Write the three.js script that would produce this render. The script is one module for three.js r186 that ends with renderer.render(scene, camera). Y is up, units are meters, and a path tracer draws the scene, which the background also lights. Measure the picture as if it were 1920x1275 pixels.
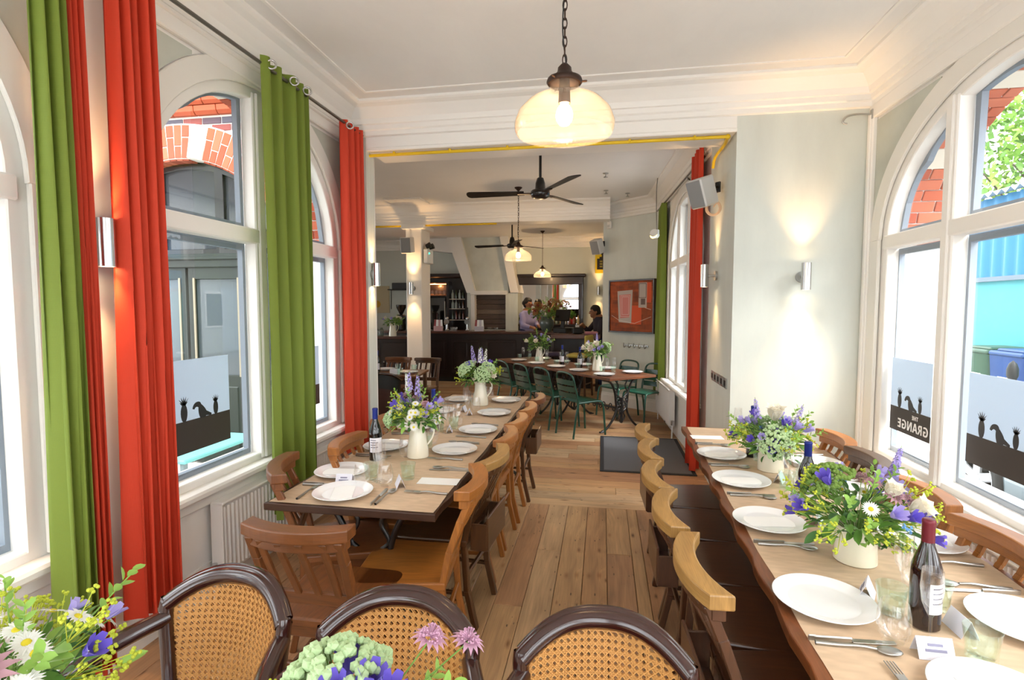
import * as THREE from 'three';
import { mergeGeometries } from 'three/addons/utils/BufferGeometryUtils.js';
import { FontLoader } from 'three/addons/loaders/FontLoader.js';
import { TextGeometry } from 'three/addons/geometries/TextGeometry.js';
import { MarchingCubes } from 'three/addons/objects/MarchingCubes.js';

// ---------- camera, sky, exposure ----------
const scene = new THREE.Scene();
const camera = new THREE.PerspectiveCamera(65.83, 1920 / 1275, 0.05, 200);
camera.position.set(0, 1.65, 0);
camera.lookAt(-0.16942, 1.65 - 0.06232, -0.98357);
scene.background = new THREE.Color(0.93, 0.97, 1.0);       // even overcast sky
scene.backgroundIntensity = 1.0;
const sun = new THREE.DirectionalLight(0xfffaf4, 1.7);      // hazy sun behind thin cloud, high over the street
sun.position.set(9, 13, 4); sun.target.position.set(0, 0, -3); sun.castShadow = true; sun.shadow.radius = 60; sun.shadow.mapSize.set(2048, 2048);
Object.assign(sun.shadow.camera, { left: -14, right: 14, top: 14, bottom: -14, near: 0.5, far: 60 });
scene.add(sun, sun.target);
const renderer = new THREE.WebGLRenderer({ antialias: true });
renderer.toneMapping = THREE.LinearToneMapping;
renderer.toneMappingExposure = 6.2;
renderer.shadowMap.enabled = true;

// ---------- helpers ----------
const V = (x, y, z) => new THREE.Vector3(x, y, z);
function rng(seed) { let a = seed >>> 0; return () => { a = (a + 0x6D2B79F5) | 0; let t = Math.imul(a ^ (a >>> 15), 1 | a); t = (t + Math.imul(t ^ (t >>> 7), 61 | t)) ^ t; return ((t ^ (t >>> 14)) >>> 0) / 4294967296; }; }
const used = {};
function numbered(n) { if (used[n] === undefined) { used[n] = 0; return n; } used[n]++; return n + '_' + String(used[n]).padStart(3, '0'); }
function clean(g) {
  const o = g.index ? g.toNonIndexed() : g.clone();
  for (const k of Object.keys(o.attributes)) if (!['position', 'normal', 'uv'].includes(k)) o.deleteAttribute(k);
  if (!o.attributes.normal) o.computeVertexNormals();
  if (!o.attributes.uv) o.setAttribute('uv', new THREE.BufferAttribute(new Float32Array(o.attributes.position.count * 2), 2));
  o.morphAttributes = {};
  return o;
}
const merge = (list) => mergeGeometries(list.map(clean), false);
function mesh(name, geo, mat, parent) {
  const m = new THREE.Mesh(Array.isArray(geo) ? merge(geo) : geo, mat);
  m.name = parent ? name : numbered(name); m.castShadow = m.receiveShadow = true;
  (parent || scene).add(m); return m;
}
function thing(name, label, category, [x, y, z] = [0, 0, 0], turn = 0, group) {
  const o = new THREE.Group(); o.name = numbered(name); o.position.set(x, y, z); o.rotation.y = turn;
  o.userData = { label, category }; if (group) o.userData.group = group; scene.add(o); return o;
}
function tag(o, label, category, group, kind) { Object.assign(o.userData, { label, category }); if (group) o.userData.group = group; if (kind) o.userData.kind = kind; return o; }
function struct(name, geo, mat, label) { const m = mesh(name, geo, mat); m.userData.kind = 'structure'; m.userData.label = label; m.userData.category = 'structure'; return m; }
function structGroup(name, label, [x, y, z] = [0, 0, 0], turn = 0) { const g = new THREE.Group(); g.name = numbered(name); g.position.set(x, y, z); g.rotation.y = turn; g.userData = { kind: 'structure', label, category: 'structure' }; scene.add(g); return g; }
const mv = (g, x = 0, y = 0, z = 0) => { g.translate(x, y, z); return g; };
const rot = (g, x = 0, y = 0, z = 0) => { if (x) g.rotateX(x); if (y) g.rotateY(y); if (z) g.rotateZ(z); return g; };
const bx = (w, h, d, x = 0, y = 0, z = 0) => mv(new THREE.BoxGeometry(w, h, d), x, y, z);
const span = (x0, x1, y0, y1, z0, z1) => bx(Math.abs(x1 - x0), Math.abs(y1 - y0), Math.abs(z1 - z0), (x0 + x1) / 2, (y0 + y1) / 2, (z0 + z1) / 2);
const cyl = (r0, r1, h, x = 0, y = 0, z = 0, s = 20, open = false) => mv(new THREE.CylinderGeometry(r0, r1, h, s, 1, open), x, y, z);
const sph = (r, x = 0, y = 0, z = 0, a = 14, b = 10) => mv(new THREE.SphereGeometry(r, a, b), x, y, z);
const lathe = (pts, s = 28) => new THREE.LatheGeometry(pts.map(([x, y]) => new THREE.Vector2(x, y)), s);
function tube(pts, r, seg = 12, rad = 8, closed = false, taper) {
  const c = new THREE.CatmullRomCurve3(pts.map((p) => Array.isArray(p) ? V(...p) : p), closed);
  const g = new THREE.TubeGeometry(c, seg, r, rad, closed);
  if (taper) { const p = g.attributes.position; for (let i = 0; i <= seg; i++) { const c0 = c.getPointAt(i / seg), k = 1 + (taper - 1) * i / seg; for (let j = 0; j <= rad; j++) { const n = i * (rad + 1) + j; p.setXYZ(n, c0.x + (p.getX(n) - c0.x) * k, c0.y + (p.getY(n) - c0.y) * k, c0.z + (p.getZ(n) - c0.z) * k); } } }
  return g;
}
// box with chamfered edges, 44 triangles
function cbox(w, h, d, c = 0.004, x = 0, y = 0, z = 0) {
  const s = [w / 2, h / 2, d / 2]; c = Math.min(c, s[0] * 0.9, s[1] * 0.9, s[2] * 0.9);
  const pos = [], vert = (sx, sy, sz, ax) => [sx * (s[0] - (ax === 0 ? 0 : c)), sy * (s[1] - (ax === 1 ? 0 : c)), sz * (s[2] - (ax === 2 ? 0 : c))];
  const tri = (a, b, e) => { const n = [0, 1, 2].map((k) => a[k] + b[k] + e[k]); const u = [0, 1, 2].map((k) => b[k] - a[k]), v = [0, 1, 2].map((k) => e[k] - a[k]); const cr = [u[1] * v[2] - u[2] * v[1], u[2] * v[0] - u[0] * v[2], u[0] * v[1] - u[1] * v[0]]; (cr[0] * n[0] + cr[1] * n[1] + cr[2] * n[2] > 0) ? pos.push(...a, ...b, ...e) : pos.push(...a, ...e, ...b); };
  const quad = (a, b, e, f) => { tri(a, b, e); tri(a, e, f); };
  const put = (ax, sa, i, j) => { const v = [0, 0, 0]; v[ax] = sa; v[(ax + 1) % 3] = i; v[(ax + 2) % 3] = j; return v; };
  for (let ax = 0; ax < 3; ax++) for (const sa of [-1, 1]) quad(...[[-1, -1], [1, -1], [1, 1], [-1, 1]].map(([i, j]) => vert(...put(ax, sa, i, j), ax)));
  for (let ax = 0; ax < 3; ax++) for (const i of [-1, 1]) for (const j of [-1, 1]) { const b = (ax + 1) % 3, e = (ax + 2) % 3; quad(vert(...put(ax, -1, i, j), b), vert(...put(ax, 1, i, j), b), vert(...put(ax, 1, i, j), e), vert(...put(ax, -1, i, j), e)); }
  for (const i of [-1, 1]) for (const j of [-1, 1]) for (const k of [-1, 1]) tri(vert(i, j, k, 0), vert(i, j, k, 1), vert(i, j, k, 2));
  const g = new THREE.BufferGeometry(); g.setAttribute('position', new THREE.Float32BufferAttribute(pos, 3)); g.computeVertexNormals();
  g.setAttribute('uv', new THREE.BufferAttribute(new Float32Array(pos.length / 3 * 2), 2));
  return mv(g, x, y, z);
}
const cspan = (x0, x1, y0, y1, z0, z1, c) => cbox(Math.abs(x1 - x0), Math.abs(y1 - y0), Math.abs(z1 - z0), c, (x0 + x1) / 2, (y0 + y1) / 2, (z0 + z1) / 2);
// uv in metres, u along the grain axis
function grain(g, axis, ou = 0, ov = 0) {
  g = clean(g); const p = g.attributes.position, uv = g.attributes.uv, a = V(0, 0, 0), b = V(0, 0, 0), c = V(0, 0, 0), n = V(0, 0, 0);
  for (let i = 0; i < p.count; i += 3) {
    a.fromBufferAttribute(p, i); b.fromBufferAttribute(p, i + 1); c.fromBufferAttribute(p, i + 2);
    n.copy(b).sub(a).cross(V(0, 0, 0).copy(c).sub(a)); const N = [Math.abs(n.x), Math.abs(n.y), Math.abs(n.z)], d = N.indexOf(Math.max(...N));
    const rest = [0, 1, 2].filter((k) => k !== d), ua = rest.includes(axis) ? axis : rest[0], va = rest.find((k) => k !== ua);
    [a, b, c].forEach((q, k) => { const r = [q.x, q.y, q.z]; uv.setXY(i + k, r[ua] + ou, r[va] + ov); });
  }
  return g;
}
function bar(a, b, w, d, c = 0.004, up) { // chamfered bar from a to b
  const A = V(...a), B = V(...b), L = A.distanceTo(B), g = cbox(w, L, d, c), y = B.clone().sub(A).normalize();
  let x = V(...(up || (Math.abs(y.y) > 0.9 ? [1, 0, 0] : [0, 1, 0]))); const z = x.clone().cross(y).normalize(); x = y.clone().cross(z);
  g.applyMatrix4(new THREE.Matrix4().makeBasis(x, y, z)); return mv(g, (a[0] + b[0]) / 2, (a[1] + b[1]) / 2, (a[2] + b[2]) / 2);
}
const ext = (shape, d, bev = 0, seg = 1, curve = 12) => new THREE.ExtrudeGeometry(shape, { depth: d, bevelEnabled: bev > 0, bevelSize: bev, bevelThickness: bev, bevelSegments: seg, curveSegments: curve });
const poly = (pts) => new THREE.Shape(pts.map(([x, y]) => new THREE.Vector2(x, y)));
function grid(nu, nv, f) { // f(u,v) -> [x,y,z]
  const pos = [], uv = [], idx = [];
  for (let j = 0; j <= nv; j++) for (let i = 0; i <= nu; i++) { pos.push(...f(i / nu, j / nv)); uv.push(i / nu, j / nv); }
  for (let j = 0; j < nv; j++) for (let i = 0; i < nu; i++) { const a = j * (nu + 1) + i, b = a + nu + 1; idx.push(a, a + 1, b, a + 1, b + 1, b); }
  const g = new THREE.BufferGeometry(); g.setAttribute('position', new THREE.Float32BufferAttribute(pos, 3)); g.setAttribute('uv', new THREE.Float32BufferAttribute(uv, 2)); g.setIndex(idx); g.computeVertexNormals(); return g;
}
const ORD = ['nearest', 'second', 'third', 'fourth', 'fifth', 'sixth', 'seventh'];
// ---------- textures and materials ----------
function hash2(x, y, s) { let h = Math.imul(x, 374761393) + Math.imul(y, 668265263) + Math.imul(s, 2147483647); h = Math.imul(h ^ (h >>> 13), 1274126177); return ((h ^ (h >>> 16)) >>> 0) / 4294967296; }
function vnoise(x, y, px, py, s) { // periodic value noise
  const xi = Math.floor(x), yi = Math.floor(y), fx = x - xi, fy = y - yi, u = fx * fx * (3 - 2 * fx), v = fy * fy * (3 - 2 * fy), w = (a, n) => ((a % n) + n) % n;
  const a = hash2(w(xi, px), w(yi, py), s), b = hash2(w(xi + 1, px), w(yi, py), s), c = hash2(w(xi, px), w(yi + 1, py), s), d = hash2(w(xi + 1, px), w(yi + 1, py), s);
  return (a * (1 - u) + b * u) * (1 - v) + (c * (1 - u) + d * u) * v;
}
function dataTex(w, h, f, srgb = true, rep = [1, 1]) {
  const d = new Uint8Array(w * h * 4);
  for (let j = 0; j < h; j++) for (let i = 0; i < w; i++) { const c = f(i / w, j / h), k = (j * w + i) * 4; for (let q = 0; q < 3; q++) d[k + q] = Math.max(0, Math.min(255, (Array.isArray(c) ? c[q] : c) * 255)); d[k + 3] = 255; }
  const t = new THREE.DataTexture(d, w, h, THREE.RGBAFormat); t.wrapS = t.wrapT = THREE.RepeatWrapping; t.magFilter = THREE.LinearFilter; t.minFilter = THREE.LinearMipmapLinearFilter; t.generateMipmaps = true;
  if (srgb) t.colorSpace = THREE.SRGBColorSpace; t.repeat.set(...rep); t.needsUpdate = true; return t;
}
const fbm = (x, y, px, py, s, o = 4) => { let a = 0, k = 0.5, t = 0; for (let i = 0; i < o; i++) { a += k * vnoise(x, y, px, py, s + i); t += k; x *= 2; y *= 2; px *= 2; py *= 2; k *= 0.5; } return a / t; };
const woodF = (contrast, s) => (u, v) => {
  const warp = fbm(u * 3, v * 4, 3, 4, s, 3) * 1.6, fine = vnoise(u * 14, v * 180, 14, 180, s + 9), mid = fbm(u * 3, (v * 30 + warp * 6), 3, 30, s + 4, 3), blot = fbm(u * 4, v * 5, 4, 5, s + 30, 3);
  const k = Math.pow(Math.max(0.02, 1 - contrast * (0.55 * mid + 0.25 * fine + 0.45 * blot)), 0.5); return [k + 0.02, k, k - 0.02];
};
const texWood = dataTex(512, 512, woodF(0.62, 11), true, [1.3, 2.6]);
const texWoodSoft = dataTex(512, 512, woodF(0.4, 77), true, [1.1, 3]);
const texPine = (() => { // worn pine boards: grain, knots, dirt flecks
  const R = rng(5), knots = Array.from({ length: 26 }, () => [R(), R(), 0.004 + R() * 0.009, R()]), specks = Array.from({ length: 90 }, () => [R(), R(), 0.0015 + R() * 0.003, R()]);
  return dataTex(1024, 1024, (u, v) => {
    let w = 0; for (const [a, b, r] of knots) { const dx = (u - a) * 0.5, dy = v - b; w += Math.exp(-(dx * dx + dy * dy) / (r * r * 8)) * 0.6; }
    const mid = fbm(u * 4, v * 42 + w * 3 + fbm(u * 4, v * 4, 4, 4, 3, 2) * 5, 4, 42, 21, 3), fine = vnoise(u * 20, v * 300, 20, 300, 8), blot = fbm(u * 8, v * 8, 8, 8, 40, 4), broad = fbm(u * 3, v * 3, 3, 3, 60, 3);
    let k = 1 - 0.3 * mid - 0.12 * fine - 0.3 * Math.max(0, blot - 0.45) - 0.22 * broad, red = 0.0;
    for (const [a, b, r, q] of knots) { const dx = (u - a) * 0.7, dy = v - b, d = Math.sqrt(dx * dx + dy * dy); if (d < r * 1.6) { const e = Math.exp(-(d * d) / (r * r)); k -= 0.42 * e * (0.4 + q); red += 0.05 * e; } }
    for (const [a, b, r, q] of specks) { const dx = (u - a) * 0.6, dy = v - b; if (dx * dx + dy * dy < r * r) k -= 0.22 + 0.25 * q; }
    k = Math.pow(Math.max(0.03, k), 0.5); return [k + red, k, k - red];
  }, true, [0.5, 1]);
})();
const texSoft = dataTex(256, 256, (u, v) => 0.5 + 0.5 * (fbm(u * 12, v * 12, 12, 12, 3, 4) - 0.5), false, [1, 1]);
const texWeave = dataTex(256, 256, (u, v) => 0.5 + 0.25 * Math.sin(u * Math.PI * 2 * 64) + 0.25 * Math.sin(v * Math.PI * 2 * 64), false, [6, 10]);
const texPatch = dataTex(512, 512, (u, v) => { const k = 1 - 0.09 * fbm(u * 6, v * 6, 6, 6, 12, 5); return [k, k, k]; });
const texPaper = dataTex(512, 512, (u, v) => { const f = vnoise(u * 90, v * 30, 90, 30, 2), k = 1 - 0.1 * fbm(u * 5, v * 5, 5, 5, 6, 4) - 0.07 * f; return [k, k, k]; }, true, [1, 1]);
const texMat = dataTex(256, 256, (u, v) => { const k = 0.75 + 0.25 * hash2(Math.floor(u * 256), Math.floor(v * 256), 4) - 0.2 * (Math.sin(v * Math.PI * 128) > 0 ? 1 : 0); return [k, k, k]; }, true, [4, 4]);
const S = (hex, rough = 0.6, o = {}) => new THREE.MeshStandardMaterial({ color: hex, roughness: rough, ...o });
const P = (hex, rough = 0.6, o = {}) => new THREE.MeshPhysicalMaterial({ color: hex, roughness: rough, ...o });
const glass = (hex = 0xffffff, rough = 0, o = {}) => new THREE.MeshPhysicalMaterial({ color: hex, roughness: rough, transmission: 1, thickness: 0, ior: 1.5, ...o });
const M = {
  wall: S(0xdde2da, 0.85, { map: texPatch, bumpMap: texSoft, bumpScale: 0.0006 }),
  white: S(0xf1efea, 0.5), trim: S(0xe9e7e0, 0.45), ceiling: S(0xf2f1ee, 0.9, { map: texPatch }),
  outWhite: S(0xf4f2ee, 0.8), sash: S(0x76828f, 0.55), spandrel: S(0xcdd1c6, 0.8, { map: texPatch }),
  pane: glass(0xffffff), film: P(0xcfdbe6, 1, { transmission: 0.45, thickness: 0 }), filmDark: S(0x3b3430, 0.6), filmArt: S(0x2a2a2e, 0.5), white2: S(0xffffff, 0.6),
  green: P(0x71832a, 0.72, { sheen: 0.35, sheenRoughness: 0.5, sheenColor: new THREE.Color(0xc8d48a), bumpMap: texWeave, bumpScale: 0.0004, side: THREE.DoubleSide }),
  red: P(0xc8391a, 0.72, { sheen: 0.3, sheenRoughness: 0.5, sheenColor: new THREE.Color(0xff9a70), bumpMap: texWeave, bumpScale: 0.0004, side: THREE.DoubleSide }),
  chrome: S(0xc8c8c8, 0.22, { metalness: 1 }), steel: S(0xb9b9b6, 0.32, { metalness: 1 }), rod: S(0x77736c, 0.35, { metalness: 0.9 }),
  iron: P(0x0c0c0e, 0.32, { clearcoat: 0.6, clearcoatRoughness: 0.3 }), black: S(0x151515, 0.5), blackGloss: P(0x101012, 0.25, { clearcoat: 0.5 }),
  oak: P(0xc07a33, 0.42, { map: texWood, clearcoat: 0.25, clearcoatRoughness: 0.4 }),
  oakMid: P(0x8d5426, 0.42, { map: texWood, clearcoat: 0.25, clearcoatRoughness: 0.4 }),
  oakDark: P(0x64401f, 0.38, { map: texWood, clearcoat: 0.35, clearcoatRoughness: 0.35 }),
  elmDark: P(0x5e3a24, 0.34, { map: texWood, clearcoat: 0.45, clearcoatRoughness: 0.3 }),
  crest: P(0xc59a58, 0.45, { map: texWood, clearcoat: 0.2 }),
  mahogany: P(0x36130e, 0.2, { map: texWoodSoft, clearcoat: 0.9, clearcoatRoughness: 0.12 }),
  cane: S(0xcf9550, 0.5), tableWood: P(0x8c5026, 0.45, { map: texWood, clearcoat: 0.2 }), tableEdge: P(0x4b2c19, 0.5, { map: texWood }),
  paper: S(0xdfc2a2, 0.85, { map: texPaper }), barWood: P(0x241310, 0.35, { map: texWoodSoft, clearcoat: 0.3 }), barTop: P(0x5b352a, 0.3, { map: texWoodSoft, clearcoat: 0.5 }),
  plate: P(0xf4f5f7, 0.16, { clearcoat: 0.6, clearcoatRoughness: 0.05 }), menu: S(0xf6f6f4, 0.8), card: S(0xe4e4ef, 0.8), cream: P(0xf0ead6, 0.25, { clearcoat: 0.6 }),
  glass: glass(0xffffff, 0, { ior: 1.65 }), glassGreen: glass(0xf6fdf9, 0, { ior: 1.6 }), bottle: P(0x0b0c10, 0.07, { clearcoat: 1 }), bottleRed: P(0x1a070a, 0.07, { clearcoat: 1 }), foilBlue: P(0x16297f, 0.35, { metalness: 0.3 }), foilRed: P(0x6d1f2a, 0.35, { metalness: 0.3 }), label: S(0xeceaf0, 0.7),
  yellow: S(0xe8c31b, 0.45), radiator: P(0xf3f2f0, 0.35, { clearcoat: 0.3 }), greenChair: P(0x0f4a3a, 0.3, { clearcoat: 0.7, clearcoatRoughness: 0.15 }),
  mat: S(0x6d6e72, 0.95, { map: texMat }), matEdge: S(0x26262a, 0.8),
  gap: S(0x1c130c, 0.95), mirror: S(0xf2f2f2, 0.02, { metalness: 1 }),
  bricks: [S(0xb8583a, 0.8, { map: texPatch }), S(0xa94e34, 0.8, { map: texPatch }), S(0xc2674a, 0.8, { map: texPatch })],
  bricksDark: [S(0x55414c, 0.7), S(0x6a3b40, 0.7), S(0x4b4754, 0.7), S(0x83403b, 0.7)], terracotta: S(0xb5512f, 0.7, { map: texPatch }), mortar: S(0xe6e1d8, 0.9), stone: S(0xdcd3c2, 0.8, { map: texPatch }),
  doorGreen: P(0x18241f, 0.4, { clearcoat: 0.2 }), lamp: new THREE.MeshStandardMaterial({ color: 0xffffff, emissive: 0xffdca8, emissiveIntensity: 6 }),
  shade: glass(0xfff4e2, 0.18), bronze: S(0x3b2a22, 0.45, { metalness: 0.7 }), leather: P(0x151716, 0.4, {}), yellowPad: S(0xc9b858, 0.6),
};
const pine = [0xefc28e, 0xe8b682, 0xf2ca9b, 0xe0ad80, 0xf3cea2, 0xd6a074].map((c) => P(c, 0.5, { map: texPine, clearcoat: 0.12, clearcoatRoughness: 0.45 }));
// ---------- the shell of the rooms ----------
const XL = -2.2, XR = 1.95, ZF = -4.35, HC = 3.35;
// floor: sub-floor with single boards laid on it
const floor = struct('floor', [span(-2.2, 2.0, -0.14, -0.022, -4.5, 1.4), span(-2.43, 2.0, -0.14, -0.022, -5.3, -4.5), span(-7, 1.2, -0.14, -0.022, -13, -5.3)], M.gap, 'worn pine floorboards of the dining room');
{
  const R = rng(31);
  let x = XL;
  while (x < XR - 0.02) { // near room: boards run along the room
    const w = Math.min(XR - x, R() < 0.12 ? 0.075 : 0.14 + R() * 0.025); let z = 1.38;
    while (z > -4.3) { const L = Math.min(z + 4.3, z > 0 && R() < 0.6 ? 1.2 + R() * 2 : 1.6 + R() * 2.6), z1 = z - (z - L + 4.3 < 0.5 ? z + 4.3 : L);
      mesh('plank', grain(cspan(x + 0.0015, x + w - 0.0015, -0.022, -R() * 0.0015, z1 + 0.001, z - 0.001, 0.0025), 2, R() * 9, R() * 9), pine[Math.floor(R() * 6)], floor); z = z1; }
    x += w;
  }
  mesh('plank', grain(cspan(-2.0, 1.0, -0.022, -0.0005, -4.298, -4.44, 0.0025), 0, 2, 5), pine[2], floor);
  let z = -4.443, n = 0;
  while (z > -12.9) { // far room: boards run across
    const w = n < 34 ? 0.165 + R() * 0.03 : 0.4; const xs = z > -5.4 ? -2.42 : -7; let xx = xs + R() * 1.5; const edges = [xs]; while (xx < 0.6) { if (xx > xs + 0.6) edges.push(xx); xx += 2 + R() * 2; } edges.push(z > -5.3 ? 1.0 : 1.2);
    for (let i = 0; i + 1 < edges.length; i++) mesh('plank', grain(cspan(edges[i] + 0.001, edges[i + 1] - 0.001, -0.022, -R() * 0.0015, z - w + 0.0015, z - 0.0015, 0.0025), 0, R() * 9, R() * 9), pine[Math.floor(R() * 6)], floor);
    z -= w; n++;
  }
}
const ceiling = struct('ceiling', [span(-2.6, 2.35, HC, HC + 0.18, -5.2, 1.8), span(-7.2, 1.6, HC, HC + 0.18, -13.2, -5.2)], M.ceiling, 'white plaster ceiling');
// window openings: wall built as an extruded elevation, x along the wall
const archPath = (Sh, rx, y0, ys, ry, uc, n = 40) => { Sh.moveTo(uc - rx, y0); Sh.lineTo(uc + rx, y0); Sh.lineTo(uc + rx, ys); for (let i = 1; i <= n; i++) { const a = Math.PI * i / n; Sh.lineTo(uc + rx * Math.cos(a), ys + ry * Math.sin(a)); } Sh.lineTo(uc - rx, y0); return Sh; };
function pierced(u0, u1, h, wins, thick) { const s = poly([[u0, -0.14], [u1, -0.14], [u1, h], [u0, h]]); for (const w of wins) s.holes.push(archPath(new THREE.Path(), w.rx + 0.05, w.y0 - 0.04, w.ys, w.ry + 0.05, w.uc)); return mv(ext(s, thick), 0, 0, -thick); }
const SILL = 0.66, SPR = 2.13;
// each window in its wall's own frame: u along the wall, room on +z
const winL = [{ rx: 0.96, ry: 0.9, y0: SILL, ys: SPR, uc: 3.17 }, { rx: 1.0, ry: 0.9, y0: SILL, ys: SPR, uc: 0.7 }];
const winR = [{ rx: 1.15, ry: 0.8, y0: 0.6, ys: SPR, uc: -3.0 }, { rx: 1.15, ry: 0.8, y0: 0.6, ys: SPR, uc: -0.35 }];
const wallL = structGroup('wall_left', 'white window wall with arched openings behind the curtains', [XL, 0, 0], Math.PI / 2);
mesh('masonry', pierced(-1.6, 4.9, 5.2, winL, 0.4), M.outWhite, wallL);
const wallR = structGroup('wall_right', 'white window wall with arched openings beside the street', [XR, 0, 0], -Math.PI / 2);
mesh('masonry', pierced(-5.3, 1.6, 5.2, winR, 0.4), M.outWhite, wallR);
const winB = [{ rx: 0.93, ry: 0.85, y0: 0.35, ys: SPR, uc: -1.03 }, { rx: 0.93, ry: 0.85, y0: 0.35, ys: SPR, uc: 1.03 }];
const wallB = structGroup('wall_back', 'white wall with two arched windows behind the camera', [-0.12, 0, 1.4], Math.PI);
mesh('masonry', pierced(-2.5, 2.5, 5.2, winB, 0.4), M.outWhite, wallB);
// plain walls
struct('wall_front', [span(1.0, XR, -0.14, HC, -4.35, -5.3)], M.wall, 'pale grey-green wall with a steel sconce beyond the long table');
struct('wall_front', [span(-2.6, -2.03, -0.14, HC, -4.35, -4.5), span(-2.6, -2.43, -0.14, HC, -4.5, -5.3)], M.wall, 'narrow wall end beside the last red curtain');
struct('beam_opening', [span(-2.03, 1.0, 3.0, HC, -4.35, -4.75)], M.white, 'white beam over the wide opening');
// cornices: stepped mouldings
const corn = poly([[0, 0], [0.22, 0], [0.22, -0.02], [0.2, -0.03], [0.15, -0.04], [0.11, -0.075], [0.075, -0.11], [0.065, -0.15], [0.05, -0.155], [0.045, -0.19], [0.03, -0.2], [0.028, -0.235], [0, -0.24]]);
const cornice = (L) => mv(ext(corn, L), 0, 0, 0);
const runZ = (x, z0, z1, side) => { const g = cornice(Math.abs(z1 - z0)); if (side < 0) g.scale(-1, 1, 1), flip(g); return mv(g, x, HC, Math.min(z0, z1)); };
function flip(g) { const a = g.index ? g.index.array : null; for (const k of ['position', 'normal', 'uv']) { const at = g.attributes[k], s = at.itemSize, d = at.array; if (!a) for (let i = 0; i < at.count; i += 3) for (let q = 0; q < s; q++) { const t = d[(i + 1) * s + q]; d[(i + 1) * s + q] = d[(i + 2) * s + q]; d[(i + 2) * s + q] = t; } } g.computeVertexNormals(); return g; }
const runX = (z, x0, x1, turn = 0) => { const g = rot(cornice(Math.abs(x1 - x0)), 0, turn ? Math.PI / 2 : -Math.PI / 2); return turn ? mv(g, Math.min(x0, x1), HC, z) : mv(g, Math.max(x0, x1), HC, z); };
struct('trim_1', runZ(XL, -4.35, 1.4, 1), M.white, 'stepped white cornice above the curtains');
struct('trim_2', runZ(XR, -4.35, 1.4, -1), M.white, 'stepped white cornice above the street windows');
struct('trim_3', runX(ZF, XL, XR), M.white, 'stepped white cornice along the beam');
struct('trim_4', [cspan(-2.0, 1.0, 2.99, 3.02, -4.335, -4.36, 0.006)], M.white, 'thin bead along the foot of the beam');
// flat ceiling border inside the cornice
struct('trim_5', [span(-1.88, 1.62, HC - 0.008, HC, -4.02, -4.0), span(1.6, 1.62, HC - 0.008, HC, -4.0, 1.2), span(-1.88, -1.86, HC - 0.008, HC, -4.0, 1.2)], M.white, 'thin plaster bead framing the ceiling');
const bbShape = poly([[0, 0], [0.022, 0], [0.022, 0.15], [0.014, 0.17], [0.01, 0.2], [0, 0.2]]);
const bbZ = (x, z0, z1, side) => { const g = ext(bbShape, Math.abs(z1 - z0)); if (side < 0) { g.scale(-1, 1, 1); flip(g); } return mv(g, x, 0, Math.min(z0, z1)); };
struct('baseboard_left', bbZ(XL, -4.35, 1.4, 1), M.white, 'white baseboard under the curtains');
struct('baseboard_right', bbZ(XR, -4.35, 1.4, -1), M.white, 'white baseboard under the street windows');
struct('baseboard_front', mv(rot(ext(bbShape, 0.95), 0, -Math.PI / 2), 1.95, 0, ZF), M.white, 'white baseboard of the sconce wall');
// --- far room ---
const FR0 = [1.02, -5.3], FR1 = [0.87, -8.42], frL = Math.hypot(FR1[0] - FR0[0], FR1[1] - FR0[1]), frTurn = -Math.PI / 2 + Math.atan2(FR0[0] - FR1[0], FR0[1] - FR1[1]);
const winF = [{ rx: 0.9, ry: 0.75, y0: 0.66, ys: 2.25, uc: -1.35 }];
const wallFR = structGroup('wall_far', 'far window wall with green and red curtains', [FR0[0], 0, FR0[1]], frTurn);
mesh('masonry', pierced(-frL, 0, 5.2, winF, 0.3), M.outWhite, wallFR);
const PW0 = [0.87, 0, -8.42], pwTurn = -0.693, inFrame = (g, pos, turn) => mv(rot(g, 0, turn), ...pos);
struct('wall_painting', [inFrame(span(-1.13, 0, 0, HC, 0, -0.3), PW0, pwTurn)], M.wall, 'cream angled wall carrying the orange painting');
struct('wall_far_end', [span(-7, 1.6, 0, HC, -13, -13.2)], M.wall, 'grey wall behind the bar');
struct('wall_bar_side', [span(1.2, 1.4, 0, HC, -8.4, -13.2)], M.wall, 'side wall of the bar hidden past the painting');
const winS = [{ rx: 1.0, ry: 0.85, y0: 0.6, ys: SPR, uc: 6.9 }, { rx: 1.0, ry: 0.85, y0: 0.6, ys: SPR, uc: 9.7 }];
const wallS = structGroup('wall_far_left', 'far side wall of the bar room with two windows', [-7, 0, 0], Math.PI / 2);
mesh('masonry', pierced(4.9, 13.2, 5.2, winS, 0.3), M.wall, wallS);
struct('beam_bar', [span(-7, 0.1, 3.05, HC, -8.6, -8.9)], M.white, 'white beam resting on the column');
struct('column', [cspan(-3.32, -3.04, 0, 3.05, -8.6, -9.05, 0.01), cspan(-3.38, -2.98, 2.97, 3.05, -8.54, -9.1, 0.01)], M.white, 'square white column with steel sconce');
struct('trim_6', [mv(rot(cornice(7.1), 0, -Math.PI / 2), 0.1, HC, -8.6)], M.white, 'white cornice on the beam by the column');
struct('trim_7', [mv(rot(cornice(8.2), 0, -Math.PI / 2), 1.2, HC, -13)], M.white, 'white cornice behind the bar');
struct('trim_8', inFrame(mv(rot(cornice(frL), 0, -Math.PI / 2), 0, HC, 0), [FR0[0], 0, FR0[1]], frTurn), M.white, 'white cornice above the far window');
struct('trim_9', inFrame(mv(rot(cornice(1.13), 0, -Math.PI / 2), 0, HC, 0), PW0, pwTurn), M.white, 'white cornice above the painting');
struct('baseboard_painting', inFrame(mv(rot(ext(bbShape, 1.13), 0, -Math.PI / 2), 0, 0, 0), PW0, pwTurn), M.white, 'white baseboard under the painting');
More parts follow.
